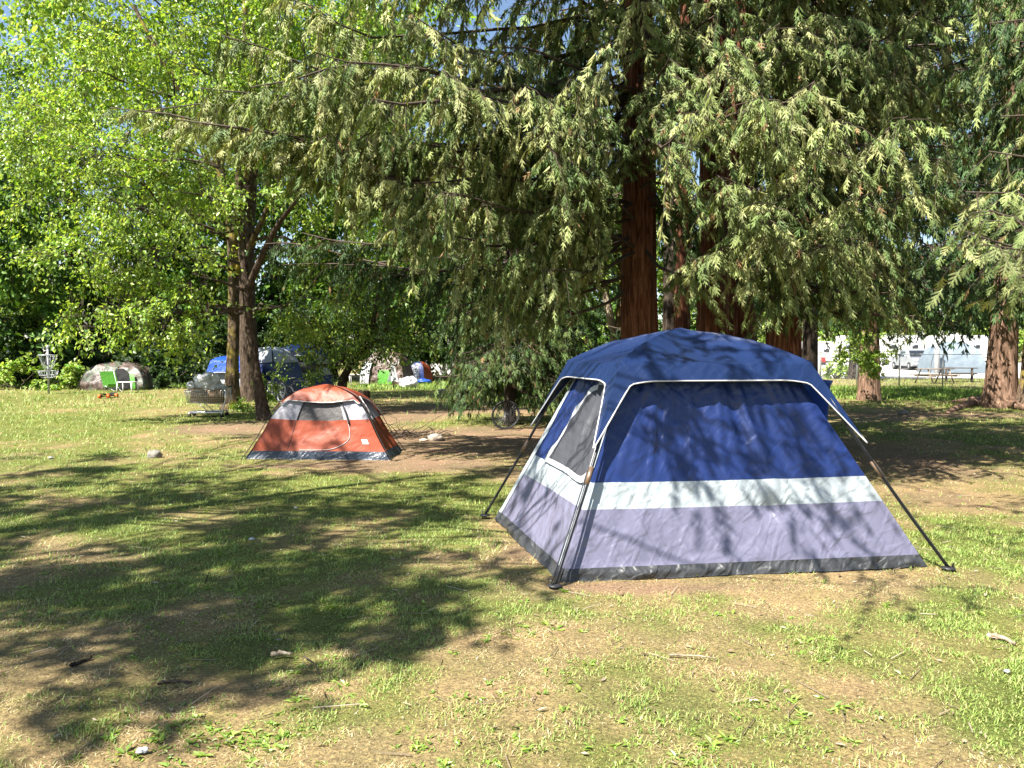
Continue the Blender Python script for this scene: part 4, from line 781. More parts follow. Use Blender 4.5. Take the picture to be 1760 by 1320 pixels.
cabin('cabin_tent', 'large blue cabin tent with white band and lavender lower walls on the lawn', Ct, u_, v_, Wt / 2, Dt / 2, .74, .62, 1.49, 1.805, (1.465, 1.16), BANDS, dict(fly='navy', pipe='pipe', band='band'), dsh=(-.055, 0), flap=.36, val=.085,
      windows=[(3, [(.29, .47), (.62, .465), (.90, .465), (.905, .62), (.90, .80), (.80, .915), (.60, .895), (.43, .79), (.335, .60)], 'mesh', 'window', .13, 'pipe')])

M['orange'] = fabric('orange_tent_fabric', (0.255, 0.05, 0.02), .5, .16, 6, .1, .35)
M['tgrey'] = fabric('light_grey_tent_fabric', (0.30, 0.295, 0.33), .5, .3, 9, .08, .35)
M['tmesh'] = fabric('grey_door_mesh', (0.09, 0.085, 0.085), .6, .4, 7, 0, .2)
M['tnavy'] = fabric('dark_navy_groundsheet', (0.018, 0.028, 0.045), .4, .5, 8, 0, .5)
def dome_rail(C, ux, vx, a, b, H, s, t, th, pw=.8):
    """half pole from a corner (s, t) up to the crown; th 0 at ground, 1 at the top"""
    an = np.asarray(th) * np.pi / 2; r = np.cos(an) ** pw if pw < .81 else (1 - np.asarray(th)) + .2 * np.sin(np.pi * np.asarray(th)) ** 2 * np.asarray(th); z = H * np.sin(an) ** (.95 if pw < .81 else 1.0)
    return C + (ux * (s * a) + vx * (t * b)) * r[..., None] + np.array([0, 0, 1.0]) * z[..., None]
class Dome:
    def __init__(s, C, ang, a, b, H, pw=.8):
        s.C = np.asarray(C, float); s.ux = np.array([math.cos(ang), math.sin(ang), 0]); s.vx = np.array([-math.sin(ang), math.cos(ang), 0]); s.a, s.b, s.H, s.pw = a, b, H, pw
        s.sg = [(-1, -1), (1, -1), (1, 1), (-1, 1)]
    def P(s, side, U, T, off=0.0, wr=.02, bow=.1):
        i, j = s.sg[side], s.sg[(side + 1) % 4]; A = dome_rail(s.C, s.ux, s.vx, s.a, s.b, s.H, *i, T, s.pw); B = dome_rail(s.C, s.ux, s.vx, s.a, s.b, s.H, *j, T, s.pw)
        P = A + (B - A) * U[..., None]; n = (s.ux * (i[0] + j[0]) + s.vx * (i[1] + j[1])) / 2; up = np.array([0, 0, 1.0]); n = unit(n * np.cos(T * 1.5)[..., None] + up * np.sin(T * 1.5)[..., None])
        k = (fbm(P[..., 0] * 4 + 3, P[..., 1] * 4, P[..., 2] * 4, 91, 4) - .5) * wr * 2 - bow * np.sin(np.pi * U) * np.sin(np.pi * np.clip(T, 0, 1)) * .5 + bow * .6 * np.sin(np.pi * U) * np.clip(T - .55, 0, 1)
        P = P + n * (k + off)[..., None]; P[..., 2] = np.maximum(P[..., 2], .004); return P
    def panel(s, acc, side, u0, u1, t0, t1, off=0., nu=40, nt=30, **kw):
        U, T = np.meshgrid(np.linspace(0, 1, nu), np.linspace(0, 1, nt), indexing='ij')
        f = lambda q, x: q(x) if callable(q) else q + 0 * x
        T2 = f(t0, U * 1.0) + (f(t1, U * 1.0) - f(t0, U * 1.0)) * T; U2 = f(u0, T2) + (f(u1, T2) - f(u0, T2)) * U
        add_grid(acc, s.P(side, U2, T2, off, **kw))
    def pole(s, acc, c, t0=0., t1=1., r=.006, off=.02):
        T = np.linspace(t0, t1, 30); P = dome_rail(s.C, s.ux, s.vx, s.a + off, s.b + off, s.H + off, *s.sg[c], T, s.pw); add_tube(acc, P, r, 6)
FLo, FRo = gp(420, 789), gp(668, 792); ang = math.atan2(*(FRo - FLo)[[1, 0]]); wo = np.linalg.norm(FRo - FLo) / 2; do = .5
Co = (FLo + FRo) / 2 + do * np.array([-math.sin(ang), math.cos(ang), 0]) ; ang += R(1.5)
rt = root('dome_tent', 'orange dome tent with grey mesh door and navy base under the leaning elm', 'tent', Co)
dm = Dome(Co, ang, wo, do, 1.06, .82)
acc = Acc(); [dm.panel(acc, k, 0, 1, 0, .075, wr=.035, bow=.02) for k in range(4)]; acc.build('groundsheet_skirt', M['tnavy'], rt)
acc = Acc(); [dm.panel(acc, k, 0, 1, .075, .38) for k in range(4)]; acc.build('lower_wall', M['orange'], rt)
acc = Acc(); dm.panel(acc, 0, 0, .26, .38, .66); dm.panel(acc, 0, .74, 1, .38, .66); [dm.panel(acc, k, 0, 1, .38, .97) for k in (1, 2, 3)]; acc.build('grey_panel', M['tgrey'], rt)
acc = Acc(); dm.panel(acc, 0, .26, .74, .38, .66); acc.build('mesh_door_window', M['tmesh'], rt)
acc = Acc(); e0 = lambda u: .565 + .035 * np.abs(2 * u - 1) ** 2 - .05 * (np.abs(2 * u - 1) > .93); dm.panel(acc, 0, 0, 1, e0, .995, .035, 50, 30, bow=.03, wr=.03)
e1_ = lambda u: .36 + .28 * np.sin(np.pi * u) ** .7; [dm.panel(acc, k, 0, 1, e1_, .995, .04, 40, 30, bow=.03) for k in (1, 2, 3)]; fo = acc.build('rain_fly', M['orange'], rt)
acc = Acc(); U = np.linspace(0, 1, 60); add_tube(acc, dm.P(0, U, e0(U), .04, wr=.03, bow=.03), .009, 6); add_tube(acc, dm.P(1, U, e1_(U), .045, bow=.03), .008, 6); acc.build('piping', M['pipe'], fo)
acc = Acc(); dm.panel(acc, 1, 0, .10, .33, .9, .05, 8, 30, bow=.03); acc.build('grey_edge_strip', M['tgrey'], fo)
acc = Acc(); Z = np.array([(.74, .62), (.765, .52), (.775, .38), (.775, .26), (.74, .17), (.62, .10), (.5, .085), (.36, .084)]); z_ = smooth_path(Z, 40); Pz = dm.P(0, z_[:, 0], z_[:, 1], .006)
add_tube(acc, Pz, .005, 6); zz = acc.build('door_zip', M['pipe'], rt); acc = Acc(); add_tube(acc, Pz[:14] + [.014, -.01, 0], .014, 6); acc.build('black_trim', M['plasticblack'], rt); acc = Acc(); add_tube(acc, dm.P(0, np.full(12, .265), np.linspace(.38, .64, 12), .008), .008, 6); acc.build('black_trim', M['plasticblack'], rt)
acc = Acc(); add_tube(acc, dm.P(0, np.linspace(.27, .255, 10), np.linspace(.09, .38, 10), .004), .003, 5); acc.build('door_seam', M['tmesh'], rt)
acc = Acc(); U, T = np.meshgrid(np.linspace(.855, .905, 5), np.linspace(.14, .185, 5), indexing='ij'); add_grid(acc, dm.P(0, U, T, .006)); acc.build('care_label', M['pipe'], rt)
for c in range(4):
    acc = Acc(); dm.pole(acc, c, 0, .55, .006, .035); acc.build('pole', M['plasticblack'], rt)
TENT_KEEP.append([(FLo + [.05, .05, 0])[:2], (FRo + [-.05, .05, 0])[:2], (FRo + [0, 1.5, 0])[:2], (FLo + [0, 1.5, 0])[:2]])

# camp at the back: far tents
M['camo'] = None
def camomat(name, cols, sc):
    m, nd, lk, b = newmat(name); tc = nd.new('ShaderNodeTexCoord'); n1 = N(nd, 'ShaderNodeTexNoise', Scale=sc, Detail=3.0, Distortion=1.2); lk.new(tc.outputs['Object'], n1.inputs['Vector'])
    r = ramp(nd, [(.35, cols[0]), (.45, cols[1]), (.52, cols[2]), (.6, cols[3])]); r.color_ramp.interpolation = 'CONSTANT'; lk.new(n1.outputs['Fac'], r.inputs[0]); lk.new(r.outputs[0], b.inputs['Base Color'])
    n2 = N(nd, 'ShaderNodeTexNoise', Scale=6.0, Detail=5.0); lk.new(tc.outputs['Object'], n2.inputs['Vector']); bp = N(nd, 'ShaderNodeBump', Strength=.8, Distance=.05); lk.new(n2.outputs['Fac'], bp.inputs['Height']); lk.new(bp.outputs[0], b.inputs['Normal']); b.inputs['Roughness'].default_value = .5; return m
M['camo'] = camomat('camouflage_tarp', [(.05, .03, .022), (.115, .075, .06), (.05, .062, .036), (.1, .11, .075)], 1.8)
M['lime'] = fabric('lime_green_fabric', (.07, .24, .02), .5, .3); M['white'] = fabric('white_plastic_sheet', (.5, .51, .53), .35, .7, 7, .15); M['wplastic'] = plain('white_plastic', (.58, .58, .56), .4, .05)
M['brown'] = fabric('brown_tarp', (.1, .062, .05), .45, .6, 5, .03); M['dnavy'] = fabric('dark_navy_fabric', (.012, .025, .10), .4, .5, 5, .03); M['pblue'] = fabric('bright_blue_fabric', (.012, .065, .36), .42, .4, 6, .08)
M['tarp'] = fabric('blue_grey_tarp', (.16, .2, .235), .5, .6, 4, .05); M['pgrey'] = fabric('pale_grey_fabric', (.3, .315, .345), .5, .4, 6, .08); M['teal'] = fabric('teal_fabric', (.05, .3, .22), .5, .3); M['black'] = plain('painted_interior_shade', (.008, .008, .008), .9, .2)  # last one: near-black colour painted as the shade inside a tent
M['steel'] = plain('galvanised_steel', (.33, .34, .35), .45, .15, 30, .1, metal=.35); M['chrome'] = plain('cart_wire', (.6, .58, .55), .3, .1, 30, .05, metal=.9); M['rubber'] = plain('black_rubber', (.018, .018, .018), .7, .2)
M['card'] = plain('brown_cardboard', (.26, .16, .085), .85, .15, 5, .2); M['org'] = plain('orange_plastic', (.75, .13, .02), .4, .1)
M['wood'] = barkmat('weathered_wood', (.10, .075, .055), (.2, .155, .12), (.3, .24, .19), .3, 9, .4); M['stone'] = plain('grey_stone', (.2, .185, .16), .9, .35, 6, .8, 30); M['palestone'] = plain('pale_stone', (.42, .34, .27), .9, .25, 6, .8, 30)
M['glass'] = plain('dark_glass', (.02, .024, .028), .08, .1, 5, 0, spec=.6); M['concrete'] = plain('grey_post', (.33, .32, .31), .85, .2, 8, .4)
def simple_dome(name, label, C, ang, a, b, H, mats, door=None, group='tents at the back of the camp', ragged=0.):
    rt = root(name, label, 'tent', C, group); d = Dome(C, ang, a, b, H, .75)
    for k in range(4):
        acc = Acc(); d.panel(acc, k, 0, 1, 0, 1, nu=22, nt=22, wr=.05 + ragged, bow=.08); acc.build('side_panel', M[mats[k % len(mats)]], rt)
    if door:
        acc = Acc(); u0, u1, t1 = door[:3]; d.panel(acc, 0, u0, u1, .03, lambda u: t1 * (1 - .5 * np.abs(2 * u - 1) ** 2), .03 + ragged, 16, 14, wr=.05 + ragged); acc.build('door', M[door[3]], rt)
    for c in range(4):
        acc = Acc(); d.pole(acc, c, 0, .97, .01, .03); acc.build('pole', M['plasticblack'], rt)
    return rt, d
GT = 'tents at the back of the camp'
g = gp(187, 671); rt, d = simple_dome('dome_tent', 'low tent under a brown and green camouflage tarp by the thicket', g + [0, 1.1, 0], R(4), 1.3, 1.0, 1.15, ['camo', 'camo', 'brown', 'camo'], (.42, .86, .55, 'black'), ragged=.05)  # door is a black sheet imitating the shaded inside
acc = Acc(); d.panel(acc, 0, .81, .89, .03, .36, .12, 10, 10); acc.build('door_flap', M['lime'], rt)
# bright blue pop-up tent with grey windows, tall navy tent, grey vestibule
g = gp(385, 690); cabin('cabin_tent', 'bright blue pop-up tent with grey panels half hidden by the mossy elm', g + [0, .9, 0], (.98, .17, 0), (-.17, .98, 0), 1.02, .85, .6, .5, 1.3, 1.5, (1.02, .88), [(0, .07, 'pblue', 'groundsheet_skirt'), (.07, .9, 'pgrey', 'wall'), (.9, 1, 'pblue', 'upper_wall')], dict(fly='pblue', pipe='pipe', band='pgrey'), detail=False, flap=.9, val=.3, group=GT, windows=[(3, [(.25, .4), (.75, .4), (.7, .8), (.3, .8)], 'tgrey', 'window', .1, 'pblue')])
g = at(505, 690, 26.5); g[2] = 0; cabin('cabin_tent', 'tall navy and white cabin tent behind the parked bicycle', g + [0, 1.2, 0], (.96, .28, 0), (-.28, .96, 0), 1.15, 1.2, .8, .8, 1.65, 1.98, (1.18, 1.25), [(0, .5, 'dnavy', 'lower_wall'), (.5, 1, 'pgrey', 'upper_wall')], dict(fly='dnavy', pipe='white', band='pgrey'), detail=False, flap=.35, val=.12, group=GT, windows=[(0, [(.3, .55), (.75, .55), (.72, .85), (.33, .85)], 'mesh', 'window', .1, 'pipe')])
g = at(455, 690, 25.6); g[2] = 0; rt, d = simple_dome('dome_tent', 'navy dome tent with pale grey top beside the tall navy tent', g + [0, .7, 0], R(-25), .85, .8, 1.72, ['dnavy', 'dnavy', 'pgrey', 'pgrey'], group=GT)
acc = Acc(); [d.panel(acc, k, 0, 1, .5, .99, .05, 20, 14) for k in range(4)]; acc.build('pale_fly', M['pgrey'], rt)
g = gp(660, 662); rt, d = simple_dome('tarp_shelter', 'brown tarp shelter with white sheeting and a lime green floor piece', g + [0, 1.1, 0], R(-8), 1.1, 1.0, 1.62, ['brown', 'brown', 'brown', 'white'], ragged=.06)
acc = Acc(); d.panel(acc, 0, .42, .75, .02, .27, .1, 12, 8); acc.build('lime_floor_piece', M['lime'], rt); acc = Acc(); d.panel(acc, 0, .02, .22, .02, .45, .12, 10, 10, wr=.1); acc.build('white_sheet', M['white'], rt)
g = gp(719, 658); rt, d = simple_dome('dome_tent', 'narrow dark navy tent with an orange edge by the dark thicket', g + [0, .5, 0], R(-20), .52, .5, 1.08, ['dnavy', 'orange', 'dnavy', 'dnavy'], (.25, .75, .7, 'tnavy')) 
g = gp(842, 657); rt, d = simple_dome('dome_tent', 'teal and white dome tent glimpsed behind the young redwood', g + [0, .8, 0], R(10), .9, .8, 1.3, ['white', 'teal', 'teal', 'white'])
acc = Acc(); [d.panel(acc, k, 0, 1, .55, .99, .04, 16, 10) for k in range(4)]; acc.build('teal_fly', M['teal'], rt)
# pale tarp tent beyond the fence
g = gp(1660, 642); rt, d = simple_dome('tarp_tent', 'large pale blue-grey tarp tent beyond the chain-link fence', g + [0, 2, 0], R(-12), 1.9, 1.7, 2.35, ['tarp', 'tarp', 'tarp', 'tarp'], group='tents beyond the fence', ragged=.03)
# ------------------------------------------------------------------ camp things
up = np.array([0, 0, 1.0])
def circ(c, r, ax1, ax2, n=36): a = np.arange(n) / n * 2 * np.pi; return np.asarray(c) + r * (np.cos(a)[:, None] * ax1 + np.sin(a)[:, None] * ax2)
# disc golf basket
g = gp(84, 677); rt = root('disc_golf_basket', 'steel disc golf basket with hanging chains on the far grass', 'disc golf basket', g)
acc = Acc(); add_tube(acc, [g - up * .05, g + up * 1.72], .035, 10); acc.build('pole', M['steel'], rt)
acc = Acc(); add_tube(acc, circ(g + up * 1.48, .32, np.array([1, 0, 0]), np.array([0, 1, 0])), .022, 6, closed=True); 
for k in range(6): a_ = k * math.pi / 3; add_tube(acc, [g + up * 1.5, g + up * 1.48 + .32 * np.array([math.cos(a_), math.sin(a_), 0])], .012, 5)
acc.build('chain_rim', M['steel'], rt)
for k in range(14):
    a_ = k * math.pi / 7; acc = Acc(); t = np.linspace(0, 1, 8); P = g + np.stack([(.31 * (1 - t) ** .8 + .06 * t) * math.cos(a_), (.31 * (1 - t) ** .8 + .06 * t) * math.sin(a_), 1.48 - .62 * t], -1); add_tube(acc, P, .01, 4); acc.build('chain', M['steel'], rt)
acc = Acc()
for z, r_ in ((.62, .22), (.72, .30), (.88, .34)): add_tube(acc, circ(g + up * z, r_, np.array([1, 0, 0]), np.array([0, 1, 0])), .011, 5, closed=True)
for k in range(22): a_ = k * math.pi / 11; c_ = np.array([math.cos(a_), math.sin(a_), 0]); add_tube(acc, [g + up * .62, g + up * .62 + .22 * c_, g + up * .72 + .3 * c_, g + up * .88 + .34 * c_], .007, 4)
acc.build('wire_basket', M['steel'], rt)
acc = Acc(); blob(acc, g + up * 1.78, (.06, .05, .08), 3, 8, .05, flat=False); acc.build('number_plate', M['steel'], rt)
# green folding chair, white table, skateboard
g = gp(192, 673); rt = root('folding_chair', 'lime green reclining camp chair before the camouflage tent', 'chair', g)
t = np.linspace(0, 1, 8)
acc = Acc(); Pb = np.stack([np.stack([g[0] - .28 + .22 * s + .25 * (1 - t) * 1 + 0 * t, g[1] + .15 * s + .1 * t, .2 + .62 * t - .05 * np.sin(np.pi * t)], -1) for s in np.linspace(-1, 1, 5)]); Pb[..., 0] = g[0] + np.linspace(-.24, .24, 5)[:, None] - .22 * t[None]; add_grid(acc, Pb); acc.build('backrest', M['lime'], rt)
acc = Acc(); Ps = np.stack([np.stack([g[0] + s + .3 * t, g[1] - .1 - .25 * t, .22 + .1 * t - .08 * np.sin(np.pi * t)], -1) for s in np.linspace(-.24, .24, 5)]); add_grid(acc, Ps); acc.build('seat', M['lime'], rt)
for p, q in [((-.26, 0, .02), (-.46, .1, .84)), ((.26, 0, .02), (.04, .1, .84)), ((-.22, -.1, .24), (.3, -.3, .02)), ((.25, -.1, .24), (.55, -.3, .02))]:
    acc = Acc(); add_tube(acc, [g + np.array(p), g + np.array(q)], .012, 6); acc.build('leg', M['wplastic'], rt)
g = gp(219, 675); rt = root('side_table', 'small white plastic table beside the green chair', 'table', g)
acc = Acc(); add_box(acc, g + up * .42, (.6, .5, .035), rotz(.1), .012); acc.build('tabletop', M['wplastic'], rt)
for sx, sy in ((-1, -1), (1, -1), (1, 1), (-1, 1)):
    acc = Acc(); a0 = g + np.array([sx * .27, sy * .22, .41]); add_tube(acc, [a0, g + np.array([sx * .3, sy * .25, 0])], [.035, .02], 6); acc.build('leg', M['wplastic'], rt)
g = gp(186, 684); rt = root('skateboard', 'dark skateboard with orange wheels on the shaded grass', 'skateboard', g)
acc = Acc(); x = np.linspace(-1, 1, 11); add_grid(acc, np.stack([np.stack([g[0] + .1 * s + 0 * x, g[1] + .4 * x, .13 + .05 * np.abs(x) ** 4 + 0 * x], -1) for s in np.linspace(-1, 1, 5)])); add_box(acc, g + up * .115, (.19, .68, .016)); acc.build('deck', M['plasticblack'], rt)
for sy in (-.27, .27):
    acc = Acc(); add_tube(acc, [g + [-.13, sy, .07], g + [.13, sy, .07]], .02, 8); acc.build('axle', M['pole'], rt)
    for sx in (-.15, .15): acc = Acc(); add_tube(acc, [g + [sx - .045, sy, .07], g + [sx + .045, sy, .07]], .07, 14); acc.build('wheel', M['org'], rt)
# shopping cart
g = gp(357, 716); rt = root('shopping_cart', 'shopping cart stuffed with cardboard and bags beside the mossy elm', 'shopping cart', g); Mz = rotz(.12)
def cpt(x, y, z): return g + Mz @ np.array([x, y, z * .76])
def bas(f, s, h):   # f along length 0..1, s -1..1 across, h 0..1 up
    x = -.42 + .86 * f + (.05 * (1 - f) - .04 * f * 0) * 0; w_ = (.24 + .05 * h) * (1 - .12 * (1 - f)); zb = .42 + .06 * (1 - f); zt = .86 + .06 * f; return cpt(x - .06 * h * (1 - f) + .06 * h * f, s * w_, zb + (zt - zb) * h)
acc = Acc()
for h in np.linspace(0, 1, 9):
    for s in (-1, 1): add_tube(acc, [bas(f, s, h) for f in (0, .5, 1)], .008 if h in (0, 1) else .004, 4)
    for f in (0, 1): add_tube(acc, [bas(f, s, h) for s in (-1, 0, 1)], .008 if h in (0, 1) else .004, 4)
for f in np.linspace(0, 1, 22):
    for s in (-1, 1): add_tube(acc, [bas(f, s, 0), bas(f, s, 1)], .0035, 4)
    add_tube(acc, [bas(f, -1, 0), bas(f, 1, 0)], .0035, 4)
for s in np.linspace(-1, 1, 9):
    for f in (0, 1): add_tube(acc, [bas(f, s, 0), bas(f, s, 1)], .0035, 4)
acc.build('wire_basket', M['chrome'], rt)
acc = Acc()
for s in (-1, 1):
    add_tube(acc, [bas(1, s, 1), cpt(.5, s * .26, .6), cpt(.42, s * .26, .16), cpt(-.4, s * .2, .14)], .016, 8); add_tube(acc, [bas(.3, s, 0), cpt(.1, s * .22, .15)], .012, 6)
add_tube(acc, [cpt(-.4, -.2, .14), cpt(-.4, .2, .14)], .014, 6); acc.build('frame', M['chrome'], rt)
acc = Acc(); add_tube(acc, [bas(1, -1, 1) + [.06, 0, .05], bas(1, 1, 1) + [.06, 0, .05]], .02, 8); acc.build('handle', M['plasticblack'], rt)
acc = Acc(); add_box(acc, cpt(0, 0, .17), (.8, .4, .02), Mz); acc.build('lower_rack', M['chrome'], rt)
for sx, sy in ((-.38, -.2), (-.38, .2), (.4, -.25), (.4, .25)):
    acc = Acc(); c = cpt(sx, sy, .062); add_tube(acc, [c - Mz @ np.array([0, .018, 0]), c + Mz @ np.array([0, .018, 0])], .047, 16); w_ = acc.build('wheel', M['rubber'], rt); acc = Acc(); add_box(acc, cpt(sx, sy, .115), (.03, .05, .08), Mz); acc.build('caster_fork', M['chrome'], w_)
for k, (f, s, w, h, lab) in enumerate([(.3, -.3, .36, .36, 'cardboard box at the front inside the shopping cart'), (.72, -.3, .34, .40, 'cardboard box near the handle inside the shopping cart')]):
    acc = Acc(); c = bas(f, s * .6, .48); add_box(acc, c, (w, .3, h * .8), Mz, .008); rb = root('cardboard_box', lab, 'box', c - up * h / 2, 'boxes in the shopping cart'); acc.build('carton', M['card'], rb)
    acc = Acc(); add_box(acc, c + up * (h / 2 + .012) + Mz @ np.array([0, -.1, 0]), (w * .98, .14, .006), Mz @ np.array([[1, 0, 0], [0, .9, -.4], [0, .4, .9]])); acc.build('flap', M['card'], rb)
M['bag'] = fabric('thin_white_bag', (.62, .62, .64), .25, .9, 9, .25, .6)
for k, (f, z, r_, lab) in enumerate([(.5, 1.08, (.32, .24, .25), 'large white plastic bag heaped on the shopping cart'), (.05, .98, (.11, .11, .12), 'small white bag hanging over the front of the shopping cart'), (.85, .9, (.15, .15, .14), 'white bag beside the handle of the shopping cart')]):
    acc = Acc(); blob(acc, cpt(-.42 + .86 * f, -.02, z), r_, 20 + k, 26, .3, 1.6, False); tag(acc.build('plastic_bag', M['bag']), lab, 'bag', 'bags on the shopping cart')
# bicycles
def bicycle(label, g, ang, col, scale=1.0):
    Mz = rotz(ang); rt = root('bicycle', label, 'bicycle', g); lean = .12
    def b(x, z, y=0): return g + Mz @ np.array([x * scale, y + z * lean, z * scale])
    ax, az = Mz @ np.array([1.0, 0, 0]), unit(Mz @ np.array([0, lean, 1.0]))
    for x in (-.5, .53):
        acc = Acc(); c = b(x, .33); add_tube(acc, circ(c, .315 * scale, ax, az), .02, 8, closed=True); w_ = acc.build('wheel', M['rubber'], rt)
        acc = Acc(); add_tube(acc, circ(c, .285 * scale, ax, az), .009, 6, closed=True); acc.build('rim', M['steel'], w_)
        acc = Acc(); e = circ(c, .28 * scale, ax, az, 20); add_segs(acc, np.repeat(c[None], 20, 0), e, .0018, .0018); add_tube(acc, [c - Mz @ np.array([0, .04, 0]), c + Mz @ np.array([0, .04, 0])], .02, 8); acc.build('spokes', M['steel'], w_)
    acc = Acc(); BB, ST, HT, HB, RA, FA = b(-.08, .3), b(-.22, .82), b(.36, .84), b(.4, .68), b(-.5, .33), b(.53, .33)
    for p, q in [(BB, ST), (ST, HT), (BB, HB), (HT, HB), (RA, BB), (RA, ST)]: add_tube(acc, [p, q], .018, 8)
    acc.build('frame', M[col], rt); acc = Acc(); add_tube(acc, [HB, b(.46, .5), FA], .014, 6); acc.build('fork', M[col], rt)
    acc = Acc(); add_tube(acc, [HT, b(.34, .95)], .014, 6); add_tube(acc, [b(.3, .98, -.28), b(.36, .97, -.1), b(.36, .97, .1), b(.3, .98, .28)], .013, 6); acc.build('handlebar', M['pole'], rt)
    acc = Acc(); add_tube(acc, [ST, b(-.25, .92)], .013, 6); blob(acc, b(-.26, .95), (.12, .06, .03), 3, 8, .1, flat=False, M=Mz); acc.build('saddle', M['plasticblack'], rt)
    acc = Acc(); add_tube(acc, circ(BB, .09, ax, az, 20), .008, 5, closed=True); add_tube(acc, [BB, b(.05, .18)], .01, 6); acc.build('crank', M['steel'], rt)
bicycle('black bicycle parked in front of the tall navy tent', gp(470, 691), R(-50), 'plasticblack')
bicycle('small dark bicycle whose wheel shows above the orange tent', gp(512, 689) , R(-8), 'plasticblack', .78)
# bicycle wheel leaning on the young redwood
g = gp(868, 739); rt = root('bicycle_wheel', 'loose bicycle wheel leaning on the young redwood', 'bicycle wheel', g)
az = unit(np.array([.05, .16, 1.0])); ax = unit(np.array([1, .25, 0])); c = g + az * .31
acc = Acc(); add_tube(acc, circ(c, .285, ax, az, 48), .017, 8, closed=True); acc.build('tyre', M['rubber'], rt); acc = Acc(); add_tube(acc, circ(c, .262, ax, az, 48), .007, 6, closed=True); acc.build('rim', M['pole'], rt)
acc = Acc(); add_segs(acc, np.repeat(c[None], 28, 0), circ(c, .26, ax, az, 28), .0016, .0016); acc.build('spokes', M['steel'], rt); acc = Acc(); nn = np.cross(ax, az); add_tube(acc, [c - nn * .05, c + nn * .05], .018, 8); acc.build('hub', M['pole'], rt)
# stump
g = gp(624, 714); rt = root('tree_stump', 'dark broken stump to the right of the orange tent', 'stump', g); acc = Acc(); trunk_mesh(acc, [g - up * .05, g + up * .3, g + [.03, 0, .62]], [.2, .17, .15], 30, 30, .15, .4, .2, 5); acc.build('trunk', M['darkbark'], rt)
acc = Acc(); a_ = np.linspace(0, 2 * np.pi, 30, endpoint=False); top = g + [.03, 0, .58]; rr_ = np.linspace(.02, .15, 5); add_grid(acc, np.stack([np.stack([top[0] + rr_ * math.cos(q), top[1] + rr_ * math.sin(q), top[2] + .06 * fbm(rr_ * 30 + math.cos(q) * 3, 0 * rr_ + math.sin(q) * 3, 0, 4, 2)], -1) for q in a_]), wrap=True); acc.build('broken_top', M['twig'], rt)
# stones
for lab, px, py, r_, mk in [('round grey stone on the lawn left of the orange tent', 265, 787, (.105, .09, .075), 'stone'), ('pale angular rock on the dirt right of the orange tent', 748, 757, (.15, .12, .085), 'palestone'), ('smaller flat rock beside the pale angular rock', 728, 759, (.09, .07, .035), 'palestone'), ('dark stone on the grass beyond the dirt path', 760, 675, (.2, .16, .1), 'stone'), ('dark stone on the far right dirt path', 1552, 713, (.12, .1, .08), 'stone')]:
    g = gp(px, py); acc = Acc(); blob(acc, g + up * r_[2] * .6, r_, px, 12, .28, 1.6); tag(acc.build('stone', M[mk]), lab, 'stone')
# brush pile
g = gp(694, 754); rt = root('brush_pile', 'heap of dead twigs on the dirt right of the orange tent', 'brush pile', g); acc = Acc()
for k in range(70): a0 = g + [rng.normal() * .35, rng.normal() * .2, rng.uniform(0, .12)]; e = a0 + [rng.normal() * .35, rng.normal() * .25, rng.uniform(-.05, .22) + (.3 if k % 17 == 0 else 0)]; e[2] = max(.005, e[2]); limb(acc, a0, e, .009, .003, 0, .15, 6, 4)
acc.build('twigs', M['twig'], rt)
# white plastic bag, thin post with cloth, blue things
g = gp(702, 667); acc = Acc(); blob(acc, g + up * .22, (.4, .3, .3), 41, 26, .4, 1.8); tag(acc.build('plastic_sheet', M['white']), 'crumpled white plastic sheet lying beside the brown tarp shelter', 'plastic sheet')
g = gp(676, 666); rt = root('thin_post', 'thin pale post in front of the brown tarp shelter', 'post', g); acc = Acc(); add_tube(acc, [g - up * .05, g + [.02, 0, .9], g + [-.04, 0, 1.75]], [.045, .04, .03], 7); acc.build('shaft', M['palebark'], rt)
acc = Acc(); t = np.linspace(0, 1, 14); s = np.linspace(-1, 1, 9); S_, T_ = np.meshgrid(s, t, indexing='ij'); add_grid(acc, np.stack([g[0] + S_ * (.06 + .2 * T_), g[1] - .06 - .05 * np.cos(S_ * 7) * T_, 1.1 - .8 * T_ - .06 * np.abs(S_)], -1)); tag(acc.build('hanging_cloth', M['white']), 'white cloth hanging from the thin post at the brown shelter', 'cloth')
g = gp(612, 664); rt = root('folding_table', 'white folding camp table left of the brown tarp shelter', 'table', g); acc = Acc(); add_box(acc, g + up * .55, (.65, .4, .03), None, .008); acc.build('tabletop', M['wplastic'], rt)
for sx in (-1, 1):
    for sy in (-1, 1): acc = Acc(); add_tube(acc, [g + [sx * .28, sy * .17, .54], g + [sx * -.1 + sx * .34, sy * .17, 0]], .014, 6); acc.build('leg', M['wplastic'], rt)
g = gp(727, 660); acc = Acc(); blob(acc, g + up * .12, (.4, .22, .14), 44, 16, .45, 2.0); tag(acc.build('bundle', M['pblue']), 'pale blue bundle lying before the narrow navy tent', 'bundle')
g = at(1402, 655, 15); g[2] = 0; rt = root('blue_barrel', 'bright blue storage tub just behind the right pole of the blue tent', 'tub', g); acc = Acc(); t = np.linspace(0, 2 * np.pi, 28, endpoint=False); zz = np.array([0, .05, .95, 1.0, 1.03]); rr_ = np.array([.19, .21, .27, .3, .3]); add_grid(acc, np.stack([np.stack([g[0] + rr_ * math.cos(q), g[1] + rr_ * math.sin(q), zz], -1) for q in t]), wrap=True); acc.build('tub_wall', M['pblue'], rt)
acc = Acc(); add_grid(acc, np.stack([np.stack([g[0] + np.array([0, .31, .31]) * math.cos(q), g[1] + np.array([0, .31, .31]) * math.sin(q), np.array([1.07, 1.05, 1.01])], -1) for q in t]), wrap=True); acc.build('lid', M['pblue'], rt)
